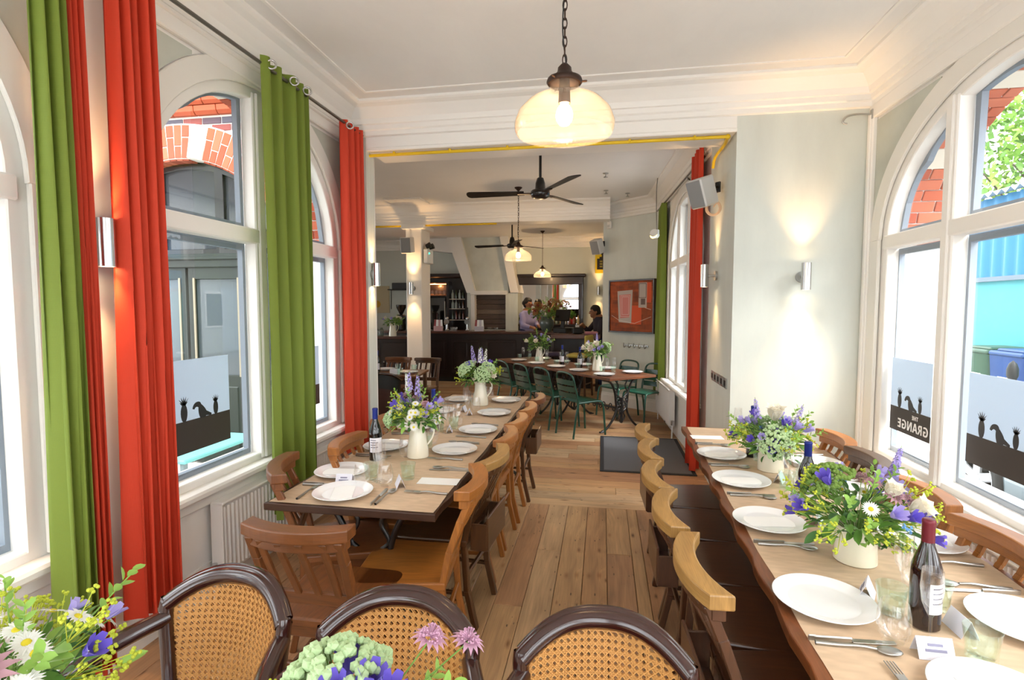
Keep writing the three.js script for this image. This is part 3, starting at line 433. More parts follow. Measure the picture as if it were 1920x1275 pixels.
// parked car
function car(label, x, z, turn, paint) {
  const c = thing('parked_car', label, 'car', [x, -0.15, z], turn), W = 1.7; // length along local z, front at +z; local -x faces the pub
  const side = (pts, w, bev) => mv(rot(ext(poly(pts), w - 2 * bev, bev, 3), 0, -Math.PI / 2), w / 2 - bev, 0, 0);
  const body = [[-2.0, 0.32], [-1.66, 0.28], [-1.62, 0.5], [-1.3, 0.74], [-0.98, 0.5], [-0.94, 0.26], [0.94, 0.26], [0.98, 0.5], [1.3, 0.74], [1.62, 0.5], [1.66, 0.28], [2.02, 0.3], [2.08, 0.5], [2.02, 0.78], [1.7, 0.92], [1.0, 1.0], [-1.85, 1.02], [-2.05, 0.85]];
  mesh('body', side(body, W, 0.04), paint, c);
  mesh('cabin', side([[-1.85, 1.0], [1.0, 1.0], [0.35, 1.5], [0.1, 1.56], [-1.6, 1.56], [-1.8, 1.45]], W - 0.2, 0.06), paint, c);
  const gl = P(0x20262c, 0.04, { clearcoat: 1 }); for (const s of [-1, 1]) { mesh('side_window', mv(rot(ext(poly([[-1.65, 1.06], [-0.5, 1.06], [-0.5, 1.46], [-1.55, 1.46]]), 0.02), 0, -Math.PI / 2), s * 0.762 + 0.01, 0, 0), gl, c); mesh('side_window', mv(rot(ext(poly([[-0.42, 1.06], [0.75, 1.06], [0.25, 1.46], [-0.42, 1.46]]), 0.02), 0, -Math.PI / 2), s * 0.762 + 0.01, 0, 0), gl, c); mesh('wing_mirror', cbox(0.16, 0.13, 0.1, 0.04, s * 0.93, 1.1, 0.72), paint, c); }
  for (const s of [-1, 1]) for (const zz of [-1.3, 1.3]) {
    const w = mesh('wheel', mv(rot(new THREE.TorusGeometry(0.25, 0.085, 14, 32), 0, Math.PI / 2), s * 0.78, 0.335, zz), M.black, c);
    const rim = [rot(cyl(0.06, 0.06, 0.05, 0, 0, 0, 14), 0, 0, Math.PI / 2), rot(new THREE.TorusGeometry(0.205, 0.022, 8, 28), 0, Math.PI / 2)]; for (let k = 0; k < 5; k++) { const a = k * Math.PI * 0.4; rim.push(bar([0, 0.04 * Math.cos(a), 0.04 * Math.sin(a)], [0, 0.2 * Math.cos(a), 0.2 * Math.sin(a)], 0.035, 0.075, 0.01, [1, 0, 0])); }
    mesh('alloy_rim', merge(rim).translate(s * 0.83, 0.335, zz), S(0xd5d8dc, 0.35, { metalness: 0.4 }), w); mesh('brake_drum', rot(cyl(0.19, 0.19, 0.08, 0, 0, 0, 20), 0, 0, Math.PI / 2).translate(s * 0.74, 0.335, zz), M.black, w);
  }
  mesh('bumper', [cbox(W - 0.04, 0.2, 0.16, 0.05, 0, 0.42, 2.05), cbox(W - 0.04, 0.2, 0.16, 0.05, 0, 0.45, -2.05)], S(0xb9c4cc, 0.4), c); for (const s of [-1, 1]) mesh('headlight', cbox(0.3, 0.16, 0.06, 0.03, s * 0.62, 0.72, 2.04), M.plate, c); mesh('underside', span(-0.7, 0.7, 0.22, 0.4, -1.9, 1.9), M.black, c);
  return c;
}
car('silver car whose wheel shows below the dark printed band', 4.02, -3.75, Math.PI, P(0x6f8088, 0.3, { metalness: 0.3, clearcoat: 1 }));
car('pale turquoise car parked farther along the street before the shed', 4.35, -12.6, 0, P(0x53777c, 0.3, { metalness: 0.1, clearcoat: 1 }));
car('blue-grey car parked on the forecourt, mirrored in the porch door', -5.2, 3.4, Math.PI / 2, P(0x5d7893, 0.25, { metalness: 0.2, clearcoat: 1 }));
// trees
function tree(x, z, h, cr, label, seed, hues) {
  const R = rng(seed), t = thing('street_tree', label, 'tree', [x, -0.15, z], 0, 'trees beyond the houses'), base = h * 0.35;
  const wood = [tube([[0, 0, 0], [0.08, h * 0.3, 0.05], [-0.05, h * 0.6, 0], [0, h * 0.9, 0]], 0.2, 10, 8, false, 0.25)];
  for (let i = 0; i < 9; i++) { const a = R() * 6.3, y = base + R() * h * 0.4, r = cr * (0.5 + R() * 0.4); wood.push(tube([[0, y, 0], [Math.cos(a) * r * 0.5, y + r * 0.35, Math.sin(a) * r * 0.5], [Math.cos(a) * r, y + r * 0.6, Math.sin(a) * r]], 0.06, 6, 5, false, 0.3)); }
  mesh('trunk', wood, S(0x4a3d31, 0.9), t);
  const sets = hues.map(() => []);
  for (let i = 0; i < 2600; i++) { const a = R() * 6.283, q = Math.cbrt(R()), e = Math.acos(2 * R() - 1), lump = 0.75 + 0.35 * Math.sin(a * 3 + seed) * Math.sin(e * 4); const px = Math.cos(a) * Math.sin(e) * cr * q * lump, py = base + h * 0.33 + Math.cos(e) * h * 0.38 * q, pz = Math.sin(a) * Math.sin(e) * cr * q * lump, s = 0.09 + R() * 0.1; const g = new THREE.PlaneGeometry(s, s * 1.6); g.rotateX(R() * 6); g.rotateY(R() * 6); g.rotateZ(R() * 6); g.translate(px, py, pz); sets[Math.floor(R() * hues.length)].push(g); }
  sets.forEach((l, k) => { const m = mesh('foliage', l, S(hues[k], 0.8, { side: THREE.DoubleSide }), t); m.userData.kind = 'stuff'; });
}
const leafA = [0x6f9a3a, 0x8fae4e, 0x557f35], leafB = [0x9aa34e, 0xb09a52, 0x7d9a45];
tree(14.5, -14.5, 10, 3.0, 'tall yellow-green tree behind the shed roof', 5, leafB);
tree(15, -22, 10.5, 3.4, 'leafy green tree behind the shed beside the brick arch', 6, leafA);
tree(17.5, -8, 11, 3.2, 'dense green tree above the shed at the picture edge', 8, leafA);
tree(-6.5, 11, 7, 2.8, 'green tree beyond the forecourt mirrored in the porch glass', 9, leafA);
tree(-12.4, 12, 8, 2.8, 'second tree beyond the forecourt behind the parked car', 10, leafB);
// ---------- tables ----------
const ironEnd = () => { // one cast-iron trestle end in the x-y plane, 0.5 wide, 0.69 high
  const t = [];
  for (const s of [-1, 1]) {
    t.push(tube([[s * 0.3, 0.69, 0], [s * 0.2, 0.66, 0], [s * 0.12, 0.52, 0], [s * 0.1, 0.4, 0], [s * 0.09, 0.28, 0], [s * 0.16, 0.14, 0], [s * 0.28, 0.03, 0], [s * 0.33, 0.015, 0]], 0.016, 26, 8));
    t.push(tube([[s * 0.12, 0.69, 0], [s * 0.06, 0.6, 0], [s * 0.1, 0.5, 0], [s * 0.03, 0.44, 0], [0, 0.4, 0]], 0.011, 18, 7));
    t.push(tube([[s * 0.1, 0.3, 0], [s * 0.03, 0.25, 0], [s * 0.06, 0.18, 0], [s * 0.02, 0.12, 0], [0, 0.1, 0]], 0.01, 16, 7)); t.push(cbox(0.08, 0.018, 0.04, 0.006, s * 0.33, 0.009, 0));
    for (let k = 0; k < 4; k++) t.push(mv(new THREE.TorusGeometry(0.024, 0.008, 6, 14), s * (0.03 + 0.024 * (k % 2)), 0.27 + k * 0.045, 0));
    for (let k = 0; k < 3; k++) t.push(sph(0.016, s * 0.085, 0.3 + k * 0.05, 0, 8, 6));
  }
  t.push(cbox(0.66, 0.03, 0.05, 0.006, 0, 0.695, 0), cyl(0.02, 0.02, 0.34, 0, 0.27, 0, 10)); return merge(t);
};
const ironGeo = ironEnd();
const stretcherGeo = (L) => { const t = [rot(cyl(0.016, 0.016, L, 0, 0, 0, 10), Math.PI / 2)]; for (let i = 0; i < L / 0.07; i++) { const z = -L / 2 + 0.04 + i * 0.07; t.push(mv(rot(new THREE.TorusGeometry(0.026, 0.008, 6, 12), 0, Math.PI / 2), 0, 0.02 * (i % 2 ? 1 : -1), z)); } return merge(t); };
function ironTable(label, x, z, turn, W, L, topMat) {
  const t = thing('trestle_table', label, 'table', [x, 0, z], turn, 'cast-iron trestle tables'), R = rng(Math.round((x + 9) * 100 + z * 7));
  const sh = new THREE.Shape(), N = 24, pts = []; for (let i = 0; i <= N; i++) pts.push([-W / 2 + 0.006 * Math.sin(i * 1.3) + 0.004 * R(), -L / 2 + L * i / N]); for (let i = 0; i <= 6; i++) pts.push([-W / 2 + W * i / 6, L / 2 + (i > 0 && i < 6 ? 0.006 * (R() - 0.5) : 0)]); for (let i = N; i >= 0; i--) pts.push([W / 2 - 0.006 * Math.sin(i * 1.1) - 0.004 * R(), -L / 2 + L * i / N]);
  pts.forEach(([a, b], i) => (i ? sh.lineTo(a, b) : sh.moveTo(a, b))); const top = rot(ext(sh, 0.026, 0.005, 2), -Math.PI / 2); mv(top, 0, 0.718, 0); // extruded upward
  mesh('tabletop', grain(top, 2), topMat, t);
  for (const s of [-1, 1]) mesh('iron_leg', ironGeo.clone().translate(0, 0, s * (L / 2 - 0.22)), M.iron, t);
  mesh('stretcher', stretcherGeo(L - 0.46).translate(0, 0.28, 0), M.iron, t); return t;
}
const TL = { x: -1.12, w: 0.82 }, TR = { x: 0.96, w: 0.82 };
ironTable('iron-legged dining table, near half of the curtain-side row', TL.x, -2.92, 0, 0.82, 1.54, M.tableEdge);
ironTable('iron-legged dining table, far half of the curtain-side row', TL.x, -4.46, 0, 0.82, 1.52, M.tableEdge);
ironTable('iron-legged dining table, near half of the street-side row', 0.945, -1.76, -0.029, 0.82, 1.56, M.tableWood);
ironTable('iron-legged dining table, far half of the street-side row', 0.99, -3.31, -0.029, 0.82, 1.54, M.tableWood);
M.paperTwo = S(0xdfc2a2, 0.85, { map: texPaper, side: THREE.DoubleSide });
function runner(label, x, z0, z1, w, turn = 0) { const L = Math.abs(z1 - z0), g = grid(10, 40, (u, v) => [(u - 0.5) * (w + 0.006 * Math.sin(v * 40)), 0.0006 + 0.001 * Math.abs(Math.sin(u * 9 + v * 23)), (0.5 - v) * -L]); const b = grain(g, 2); const m = mesh('paper_cover', b, M.paper); m.position.set(x, 0.7492, (z0 + z1) / 2); m.rotation.y = turn; m.material = M.paperTwo; return tag(m, label, 'paper cover', 'brown paper table covers'); }

runner('long brown paper cover on the curtain-side table row', TL.x, -2.16, -5.2, 0.79);
runner('long brown paper cover on the street-side table row', 0.975, -1.0, -4.06, 0.765, -0.029);
// far table at an angle with its own paper
const GT = { x: -0.55, z: -8.1, turn: 0.7 };
ironTable('iron-legged dining table set at an angle, end nearest the far window', GT.x + 0.477, GT.z + 0.566, GT.turn, 0.8, 1.48, M.tableWood);
ironTable('iron-legged dining table set at an angle, end nearest the bar', GT.x - 0.477, GT.z - 0.566, GT.turn, 0.8, 1.48, M.tableWood);
// foreground table below the picture edge
const fg = thing('foreground_table', 'small table just below the picture edge carrying two flower jugs', 'table', [-0.62, 0, -0.52]);
mesh('tabletop', grain(cbox(1.3, 0.03, 0.6, 0.008, 0, 0.735, 0), 0), M.tableWood, fg); for (const [a, b] of [[-0.58, -0.24], [0.58, -0.24], [-0.58, 0.24], [0.58, 0.24]]) mesh('leg', grain(cbox(0.05, 0.72, 0.05, 0.006, a, 0.36, b), 1), M.tableWood, fg);
// ---------- chapel chairs ---------- (sitter faces local +z)
const CH = (() => {
  const g = {}; const backX = (y) => -0.19 - 0.16 * Math.max(0, (y - 0.44) / 0.42) ** 1.3; // rake of the back
  const seat = new THREE.Shape(); seat.moveTo(-0.185, -0.2); seat.lineTo(0.185, -0.2); seat.lineTo(0.215, 0.14); seat.quadraticCurveTo(0.215, 0.2, 0.15, 0.2); seat.lineTo(-0.15, 0.2); seat.quadraticCurveTo(-0.215, 0.2, -0.215, 0.14); seat.closePath();
  const sg = rot(ext(seat, 0.022, 0.008, 2, 8), Math.PI / 2); sg.translate(0, 0.462, 0); // dish the seat
  g.seat = grain(sg, 2);
  const ap = 0.025; g.apron = grain(merge([cbox(0.36, 0.055, 0.02, 0.004, 0, 0.41, 0.165), cbox(0.02, 0.055, 0.32, 0.004, -0.178, 0.41, 0), cbox(0.02, 0.055, 0.32, 0.004, 0.178, 0.41, 0), cbox(0.34, 0.055, 0.02, 0.004, 0, 0.41, -0.18)]), 0);
  g.front = [-1, 1].map((s) => grain(bar([s * 0.185, 0, 0.17], [s * 0.178, 0.44, 0.165], 0.036, 0.036, 0.005), 1));
  g.rear = [-1, 1].map((s) => { const pts = [[0, -0.25], [0.2, -0.205], [0.44, -0.19], [0.6, -0.225], [0.74, -0.275], [0.835, -0.315]], list = []; for (let i = 0; i + 1 < pts.length; i++) list.push(bar([s * 0.172, pts[i][0] - (i ? 0.004 : 0), pts[i][1]], [s * 0.172, pts[i + 1][0], pts[i + 1][1]], 0.034, 0.03, 0.004, [1, 0, 0])); return grain(merge(list), 1); });
  const arcShape = (R0, half, th, bulge = 0) => { const s = new THREE.Shape(), n = 16; for (let i = 0; i <= n; i++) { const x = -half + 2 * half * i / n, y = -Math.sqrt(R0 * R0 - x * x) + R0; (i ? s.lineTo : s.moveTo).call(s, x, y); } for (let i = n; i >= 0; i--) { const x = -half + 2 * half * i / n, y = -Math.sqrt(R0 * R0 - x * x) + R0; s.lineTo(x, y + th * (1 - bulge * (x / half) ** 2)); } s.closePath(); return s; };
  // top rail: a thick crescent, concave towards the sitter
  const cr = ext(arcShape(0.42, 0.2, 0.056, -0.0), 0.034, 0.006, 2); cr.rotateX(Math.PI / 2); cr.translate(0, 0.872, -0.365); g.crest = grain(cr, 0);
  const cr2 = ext(arcShape(0.42, 0.19, 0.03), 0.03, 0.003); cr2.rotateX(Math.PI / 2); cr2.translate(0, 0.828, -0.35); g.under = grain(cr2, 0);
  g.low = grain(cbox(0.33, 0.05, 0.022, 0.004, 0, 0.565, -0.22), 0);
  g.slat = [-0.12, -0.04, 0.04, 0.12].map((x) => { const b = 0.035 * (1 - (x / 0.17) ** 2); const list = [[0.575, -0.222], [0.67, -0.255 - b * 0.5], [0.76, -0.292 - b * 0.85], [0.825, -0.318 - b]]; const l = []; for (let i = 0; i < 3; i++) l.push(bar([x, list[i][0], list[i][1]], [x, list[i + 1][0] + 0.004, list[i + 1][1]], 0.03, 0.012, 0.003, [1, 0, 0])); return grain(merge(l), 1); });
  g.stretch = [grain(bar([-0.18, 0.18, 0.168], [-0.172, 0.18, -0.21], 0.02, 0.02), 2), grain(bar([0.18, 0.18, 0.168], [0.172, 0.18, -0.21], 0.02, 0.02), 2), grain(bar([-0.177, 0.18, -0.02], [0.177, 0.18, -0.02], 0.02, 0.02), 0), grain(bar([-0.17, 0.28, -0.2], [0.17, 0.28, -0.2], 0.02, 0.02), 0)];
  g.box = grain(merge([cbox(0.33, 0.17, 0.012, 0.003, 0, 0.5, -0.31), cbox(0.33, 0.012, 0.09, 0.003, 0, 0.42, -0.265), cbox(0.012, 0.14, 0.09, 0.003, -0.16, 0.48, -0.265), cbox(0.012, 0.14, 0.09, 0.003, 0.16, 0.48, -0.265)]), 0);
  return g;
})();
function chapelChair(label, x, z, turn, mat, o = {}) {
  const c = thing('chapel_chair', label, 'chair', [x, 0, z], turn, 'wooden chapel chairs');
  mesh('seat', CH.seat, o.seat || mat, c); mesh('apron', CH.apron, mat, c); for (const k of [0, 1]) { mesh('leg', CH.front[k], mat, c); mesh('leg', CH.rear[k], mat, c); }
  const cm = mesh('top_rail', CH.crest, o.crest || mat, c); mesh('back_rail', CH.under, mat, c); mesh('lower_rail', CH.low, mat, c);
  for (const s of CH.slat) mesh('slat', s, mat, c); for (const s of CH.stretch) mesh('stretcher', s, mat, c); if (o.box) mesh('book_box', CH.box, mat, c); return c;
}
// aisle side of the street-side row: five dark chairs
[-1.66, -2.08, -2.51, -2.95, -3.38].forEach((z, i) => chapelChair(`dark pale-topped chapel chair, ${ORD[i]} along the aisle side of the street-side table`, 0.57 + [0.03, 0, -0.01, 0, 0.01][i], z, Math.PI / 2 + [0.05, -0.03, 0.02, 0, 0.04][i], M.elmDark, { crest: M.crest, box: i % 2 === 0, seat: M.elmDark }));
// window side of the street-side row
[[1.05, -1.97, 0.06, M.oak], [1.06, -2.45, 0.1, M.oak], [1.08, -2.98, -0.04, M.oakDark], [1.1, -3.4, 0.0, M.oak]].forEach(([x, z, a, m], i) => chapelChair(`${m === M.oakDark ? 'dark' : 'honey oak'} chapel chair, ${ORD[i]} along the window side of the street-side table`, x, z, -Math.PI / 2 + a, m));
// aisle side of the curtain-side row
[[-0.9, -2.27, 0.1, M.oak, M.oak], [-0.88, -2.72, -0.08, M.oakDark, M.crest], [-0.9, -3.15, 0.03, M.oak, M.oak], [-0.9, -3.6, -0.04, M.oak, M.oak], [-0.89, -4.05, 0.02, M.oak, M.oak], [-0.87, -4.5, 0, M.oakDark, M.oakMid]].forEach(([x, z, a, m, cm], i) => chapelChair(`${m === M.oakDark ? 'dark chapel chair' : 'pale oak chapel chair'}, ${ORD[i]} along the aisle side of the curtain-side table`, x + 0.02, z, -Math.PI / 2 + a, m, { crest: cm, box: m === M.oakDark }));
// curtain side
[[-1.27, -2.47, 0.42, M.oakMid], [-1.16, -2.86, 0.06, M.oak], [-1.19, -3.46, 0.05, M.oak]].forEach(([x, z, a, m], i) => chapelChair(`brown chapel chair, ${ORD[i]} along the curtain side of the curtain-side table`, x - 0.02, z, Math.PI / 2 + a, m));
chapelChair('brown chapel chair at the near head of the curtain-side table', -1.07, -1.97, Math.PI, M.oakMid, { crest: M.oakMid });
// ---------- cane armchairs ---------- (sitter faces local +z, towards the camera)
const CA = (() => {
  const g = {}, half = (y) => 0.165 + 0.04 * Math.min(1, (y - 0.44) / 0.3), yTop = (x) => 0.845 - 0.075 * Math.pow(Math.abs(x) / 0.205, 2.6);
  const surf = (x, y) => [x, y, -0.2 - 0.075 * (1 - (x / 0.22) ** 2) - 0.17 * (y - 0.45)];
  const top = []; for (let i = 0; i <= 16; i++) { const x = -0.205 + 0.41 * i / 16; top.push(surf(x, yTop(x))); }
  const wide = (list, a, b) => { list.scale(1, 1, 1); return list; };
  g.crest = merge([tube(top, 0.024, 40, 10), mv(tube(top, 0.018, 40, 8), 0, 0.012, -0.012)]);
  g.post = [-1, 1].map((s) => { const p = []; for (let i = 0; i <= 8; i++) { const y = 0.3 + (0.775 - 0.3) * i / 8; p.push(surf(s * half(Math.max(0.44, y)) * 1.0, y)); } p.push([p[8][0] * 0.99, p[8][1] + 0.012, p[8][2] - 0.004]); return tube(p, 0.021, 20, 10); });
  g.foot = grain(tube([surf(-0.17, 0.5), surf(-0.08, 0.49), surf(0.08, 0.49), surf(0.17, 0.5)], 0.017, 12, 8), 0);
  g.arm = [-1, 1].map((s) => tube([surf(s * 0.2, 0.735), [s * 0.235, 0.725, -0.17], [s * 0.28, 0.7, -0.06], [s * 0.3, 0.665, 0.06], [s * 0.29, 0.62, 0.16], [s * 0.25, 0.54, 0.2], [s * 0.225, 0.46, 0.19]], 0.024, 36, 10));
  g.seat = mv(rot(ext((() => { const s = new THREE.Shape(); s.absellipse(0, 0, 0.24, 0.235, 0, Math.PI * 2); return s; })(), 0.045, 0.008, 2, 24), Math.PI / 2), 0, 0.48, 0);
  g.legs = [[-0.17, 0.19, -0.2, 0.22], [0.17, 0.19, 0.2, 0.22], [-0.16, -0.18, -0.18, -0.25], [0.16, -0.18, 0.18, -0.25]].map(([a, b, c, d]) => tube([[a, 0.45, b], [(a + c) / 2, 0.22, (b + d) / 2 * 0.98], [c, 0, d]], 0.022, 10, 8, false, 0.7));
  g.ring = rot(new THREE.TorusGeometry(0.19, 0.011, 8, 32), Math.PI / 2).translate(0, 0.2, 0);
  // woven cane: six-way strands following the curved back
  const inside = (x, y) => Math.abs(x) < half(y) - 0.012 && y > 0.505 && y < yTop(x) - 0.018, pos = [];
  const strand = (f, w, lift) => { let run = []; const flush = () => { if (run.length > 1) for (let i = 0; i + 1 < run.length; i++) { const A = surf(...run[i]), B = surf(...run[i + 1]), dx = run[i + 1][0] - run[i][0], dy = run[i + 1][1] - run[i][1], L = Math.hypot(dx, dy), nx = -dy / L * w / 2, ny = dx / L * w / 2; for (const e of [lift, -lift - 0.0012]) { const q = (P0, s) => { const r = surf(P0[0] + s * nx, P0[1] + s * ny); r[2] += e; return r; }; const a = q(run[i], -1), b = q(run[i], 1), c = q(run[i + 1], 1), d = q(run[i + 1], -1); if (e > 0) pos.push(...a, ...d, ...c, ...a, ...c, ...b); else pos.push(...a, ...b, ...c, ...a, ...c, ...d); } } run = []; }; for (let t = 0; t <= 60; t++) { const p = f(t / 60); if (inside(...p)) { if (t % 4 === 0 || !run.length) run.push(p); else run.last = p; } else flush(); } flush(); };
  const pitch = 0.0172, w = 0.0021;
  for (let x = -0.2; x < 0.2; x += pitch) for (const e of [-0.0019, 0.0019]) strand((t) => [x + e, 0.5 + 0.36 * t], w, 0.0006);
  for (let y = 0.51; y < 0.85; y += pitch) for (const e of [-0.0019, 0.0019]) strand((t) => [-0.205 + 0.41 * t, y + e], w, 0.0014);
  for (let k = -26; k < 50; k++) { const o = (k + 0.5) * pitch; strand((t) => [-0.2 + 0.4 * t, 0.51 + o + 0.4 * t], w * 1.15, 0.0022); strand((t) => [-0.2 + 0.4 * t, 0.51 + o - 0.4 * t], w * 1.15, 0.003); }
  const cg = new THREE.BufferGeometry(); cg.setAttribute('position', new THREE.Float32BufferAttribute(pos, 3)); cg.computeVertexNormals(); g.cane = clean(cg); return g;
})();
function caneChair(label, x, z, turn) {
  const c = thing('cane_armchair', label, 'chair', [x, 0, z], turn, 'mahogany cane-back armchairs');
  mesh('top_rail', CA.crest, M.mahogany, c); for (const p of CA.post) mesh('back_post', p, M.mahogany, c); mesh('lower_rail', CA.foot, M.mahogany, c); for (const p of CA.arm) mesh('arm', p, M.mahogany, c); mesh('seat', CA.seat, M.mahogany, c); for (const p of CA.legs) mesh('leg', p, M.mahogany, c); mesh('leg_ring', CA.ring, M.mahogany, c); mesh('cane_webbing', CA.cane, M.cane, c);
}
caneChair('cane-back armchair nearest the red curtain, in front of the slatted chair', -1.09, -1.03, -0.1);
caneChair('cane-back armchair in the middle, behind the pink flowers', -0.52, -1.0, 0.03);
caneChair('cane-back armchair nearest the street-side table', 0.02, -0.99, 0.03);
// ---------- tableware ----------
const TW = (() => {
  const g = {};
  g.plate = lathe([[0, 0.004], [0.085, 0.004], [0.09, 0], [0.096, 0.003], [0.1, 0.008], [0.14, 0.02], [0.1415, 0.022], [0.139, 0.0235], [0.1, 0.013], [0.094, 0.009], [0, 0.0085]], 48);
  const menu = grid(8, 2, (u, v) => [(v - 0.5) * 0.1, 0.001 + 0.006 * Math.sin(u * Math.PI) * 0.3, (u - 0.5) * 0.21]); g.menu = menu;
  g.menuFlat = cbox(0.1, 0.0016, 0.21, 0.0006, 0, 0.0012, 0);
  const cardS = 0.045; g.card = merge([bar([0, 0, 0.022], [0, 0.05, 0], 0.085, 0.0009, 0.0003, [1, 0, 0]), bar([0, 0, -0.022], [0, 0.05, 0], 0.085, 0.0009, 0.0003, [1, 0, 0])]);
  g.cardInk = merge([0, 1].map((k) => { const b = bar([0, 0.018 + k * 0.012, 0.0145 - k * 0.0053], [0, 0.024 + k * 0.012, 0.0119 - k * 0.0053], 0.05 - k * 0.015, 0.0009, 0.0002, [1, 0, 0]); return mv(b, 0, 0.0004, 0.0008); }));
  // cutlery lies along z, handle at +z
  const blade = poly([[-0.008, -0.11], [0.004, -0.11], [0.009, -0.085], [0.009, 0.0], [-0.008, 0.0]]);
  g.knife = merge([rot(ext(blade, 0.0015, 0.0004), Math.PI / 2).translate(0, 0.0045, 0), bar([0, 0.005, -0.002], [0, 0.005, 0.1], 0.016, 0.007, 0.003), bar([0, 0.005, 0.09], [0, 0.005, 0.112], 0.019, 0.006, 0.003)]);
  const bowl = sph(0.02, 0, 0, 0, 16, 8); bowl.scale(1, 0.28, 1.55); g.spoon = merge([mv(bowl, 0, 0.0065, -0.075), tube([[0, 0.007, -0.045], [0, 0.01, -0.01], [0, 0.006, 0.05], [0, 0.005, 0.1]], 0.0042, 14, 6, false, 1.5)]);
  g.fork = merge([cbox(0.024, 0.003, 0.035, 0.001, 0, 0.007, -0.05), ...[-0.0105, -0.0035, 0.0035, 0.0105].map((x) => cbox(0.0036, 0.0025, 0.05, 0.0008, x, 0.0078, -0.09)), tube([[0, 0.007, -0.034], [0, 0.01, 0], [0, 0.006, 0.05], [0, 0.005, 0.1]], 0.0042, 14, 6, false, 1.5)]);
  g.flute = lathe([[0, 0.004], [0.031, 0.001], [0.032, 0.003], [0.006, 0.009], [0.004, 0.02], [0.004, 0.075], [0.012, 0.09], [0.022, 0.115], [0.0265, 0.155], [0.024, 0.205], [0.0235, 0.206], [0.0228, 0.205], [0.0253, 0.155], [0.021, 0.117], [0, 0.094]], 28);
  g.wine = lathe([[0, 0.002], [0.022, 0.001], [0.026, 0.004], [0.036, 0.022], [0.041, 0.05], [0.039, 0.08], [0.032, 0.112], [0.0313, 0.1125], [0.0306, 0.112], [0.0376, 0.08], [0.0396, 0.05], [0.0345, 0.023], [0, 0.008]], 32);
  const tum = (o) => { const pts = [[0, 0.001], [0.03, 0.001], [0.033, 0.006], [0.036, 0.05], [0.041, 0.085], [0.0405, 0.0865], [0.039, 0.085], [0.034, 0.05], [0.031, 0.018], [0, 0.014]]; const q = lathe(pts, 40), p = q.attributes.position; for (let i = 0; i < p.count; i++) { const x = p.getX(i), y = p.getY(i), z = p.getZ(i); if (y < 0.055 && y > 0.004) { const a = Math.atan2(z, x), k = 1 + 0.035 * Math.cos(a * 10) * Math.sin(y / 0.055 * Math.PI); p.setXYZ(i, x * k, y, z * k); } } q.computeVertexNormals(); return q; };
  g.tumbler = tum();
  g.bottle = lathe([[0, 0.002], [0.033, 0], [0.0375, 0.005], [0.0375, 0.15], [0.036, 0.175], [0.027, 0.205], [0.0165, 0.235], [0.0145, 0.26], [0.0145, 0.275]], 32);
  g.foil = lathe([[0.0152, 0.232], [0.0158, 0.24], [0.0155, 0.296], [0.0165, 0.298], [0.0165, 0.306], [0.013, 0.309], [0, 0.309]], 24);
  g.label = new THREE.CylinderGeometry(0.038, 0.038, 0.085, 24, 1, true, -1.0, 2.2).translate(0, 0.095, 0);
  g.labelInk = merge([0, 1, 2, 3].map((k) => new THREE.CylinderGeometry(0.0382, 0.0382, 0.004, 12, 1, true, -0.8, 0.9 + 0.3 * (k % 2)).translate(0, 0.125 - k * 0.014, 0)));
  return g;
})();
const inkMat = S(0x55556a, 0.8);
const place1 = (name, geo, mat, label, cat, group, x, y, z, turn = 0) => { const m = mesh(name, geo, mat); m.position.set(x, y, z); m.rotation.y = turn; return tag(m, label, cat, group); };
const SEAT = {};
function plate(label, x, y, z, turn, menu = true) { const p = thing('dinner_plate', label, 'plate', [x, y, z], turn, 'white dinner plates'); mesh('dish', TW.plate, M.plate, p); if (menu) { const m = place1('menu_sheet', TW.menuFlat, M.menu, label.replace('white plate', 'menu sheet on plate'), 'menu', 'menus laid on plates', x, y + 0.009, z, turn); } }
const TOPY = 0.7512;
function bottle(label, x, y, z, red, turn) { const b = thing('wine_bottle', label, 'bottle', [x, y, z], turn, 'wine bottles'); mesh('body', TW.bottle, red ? M.bottleRed : M.bottle, b); mesh('foil_capsule', TW.foil, red ? M.foilRed : M.foilBlue, b); const l = mesh('paper_label', TW.label, M.label, b); mesh('print', TW.labelInk, inkMat, l); }
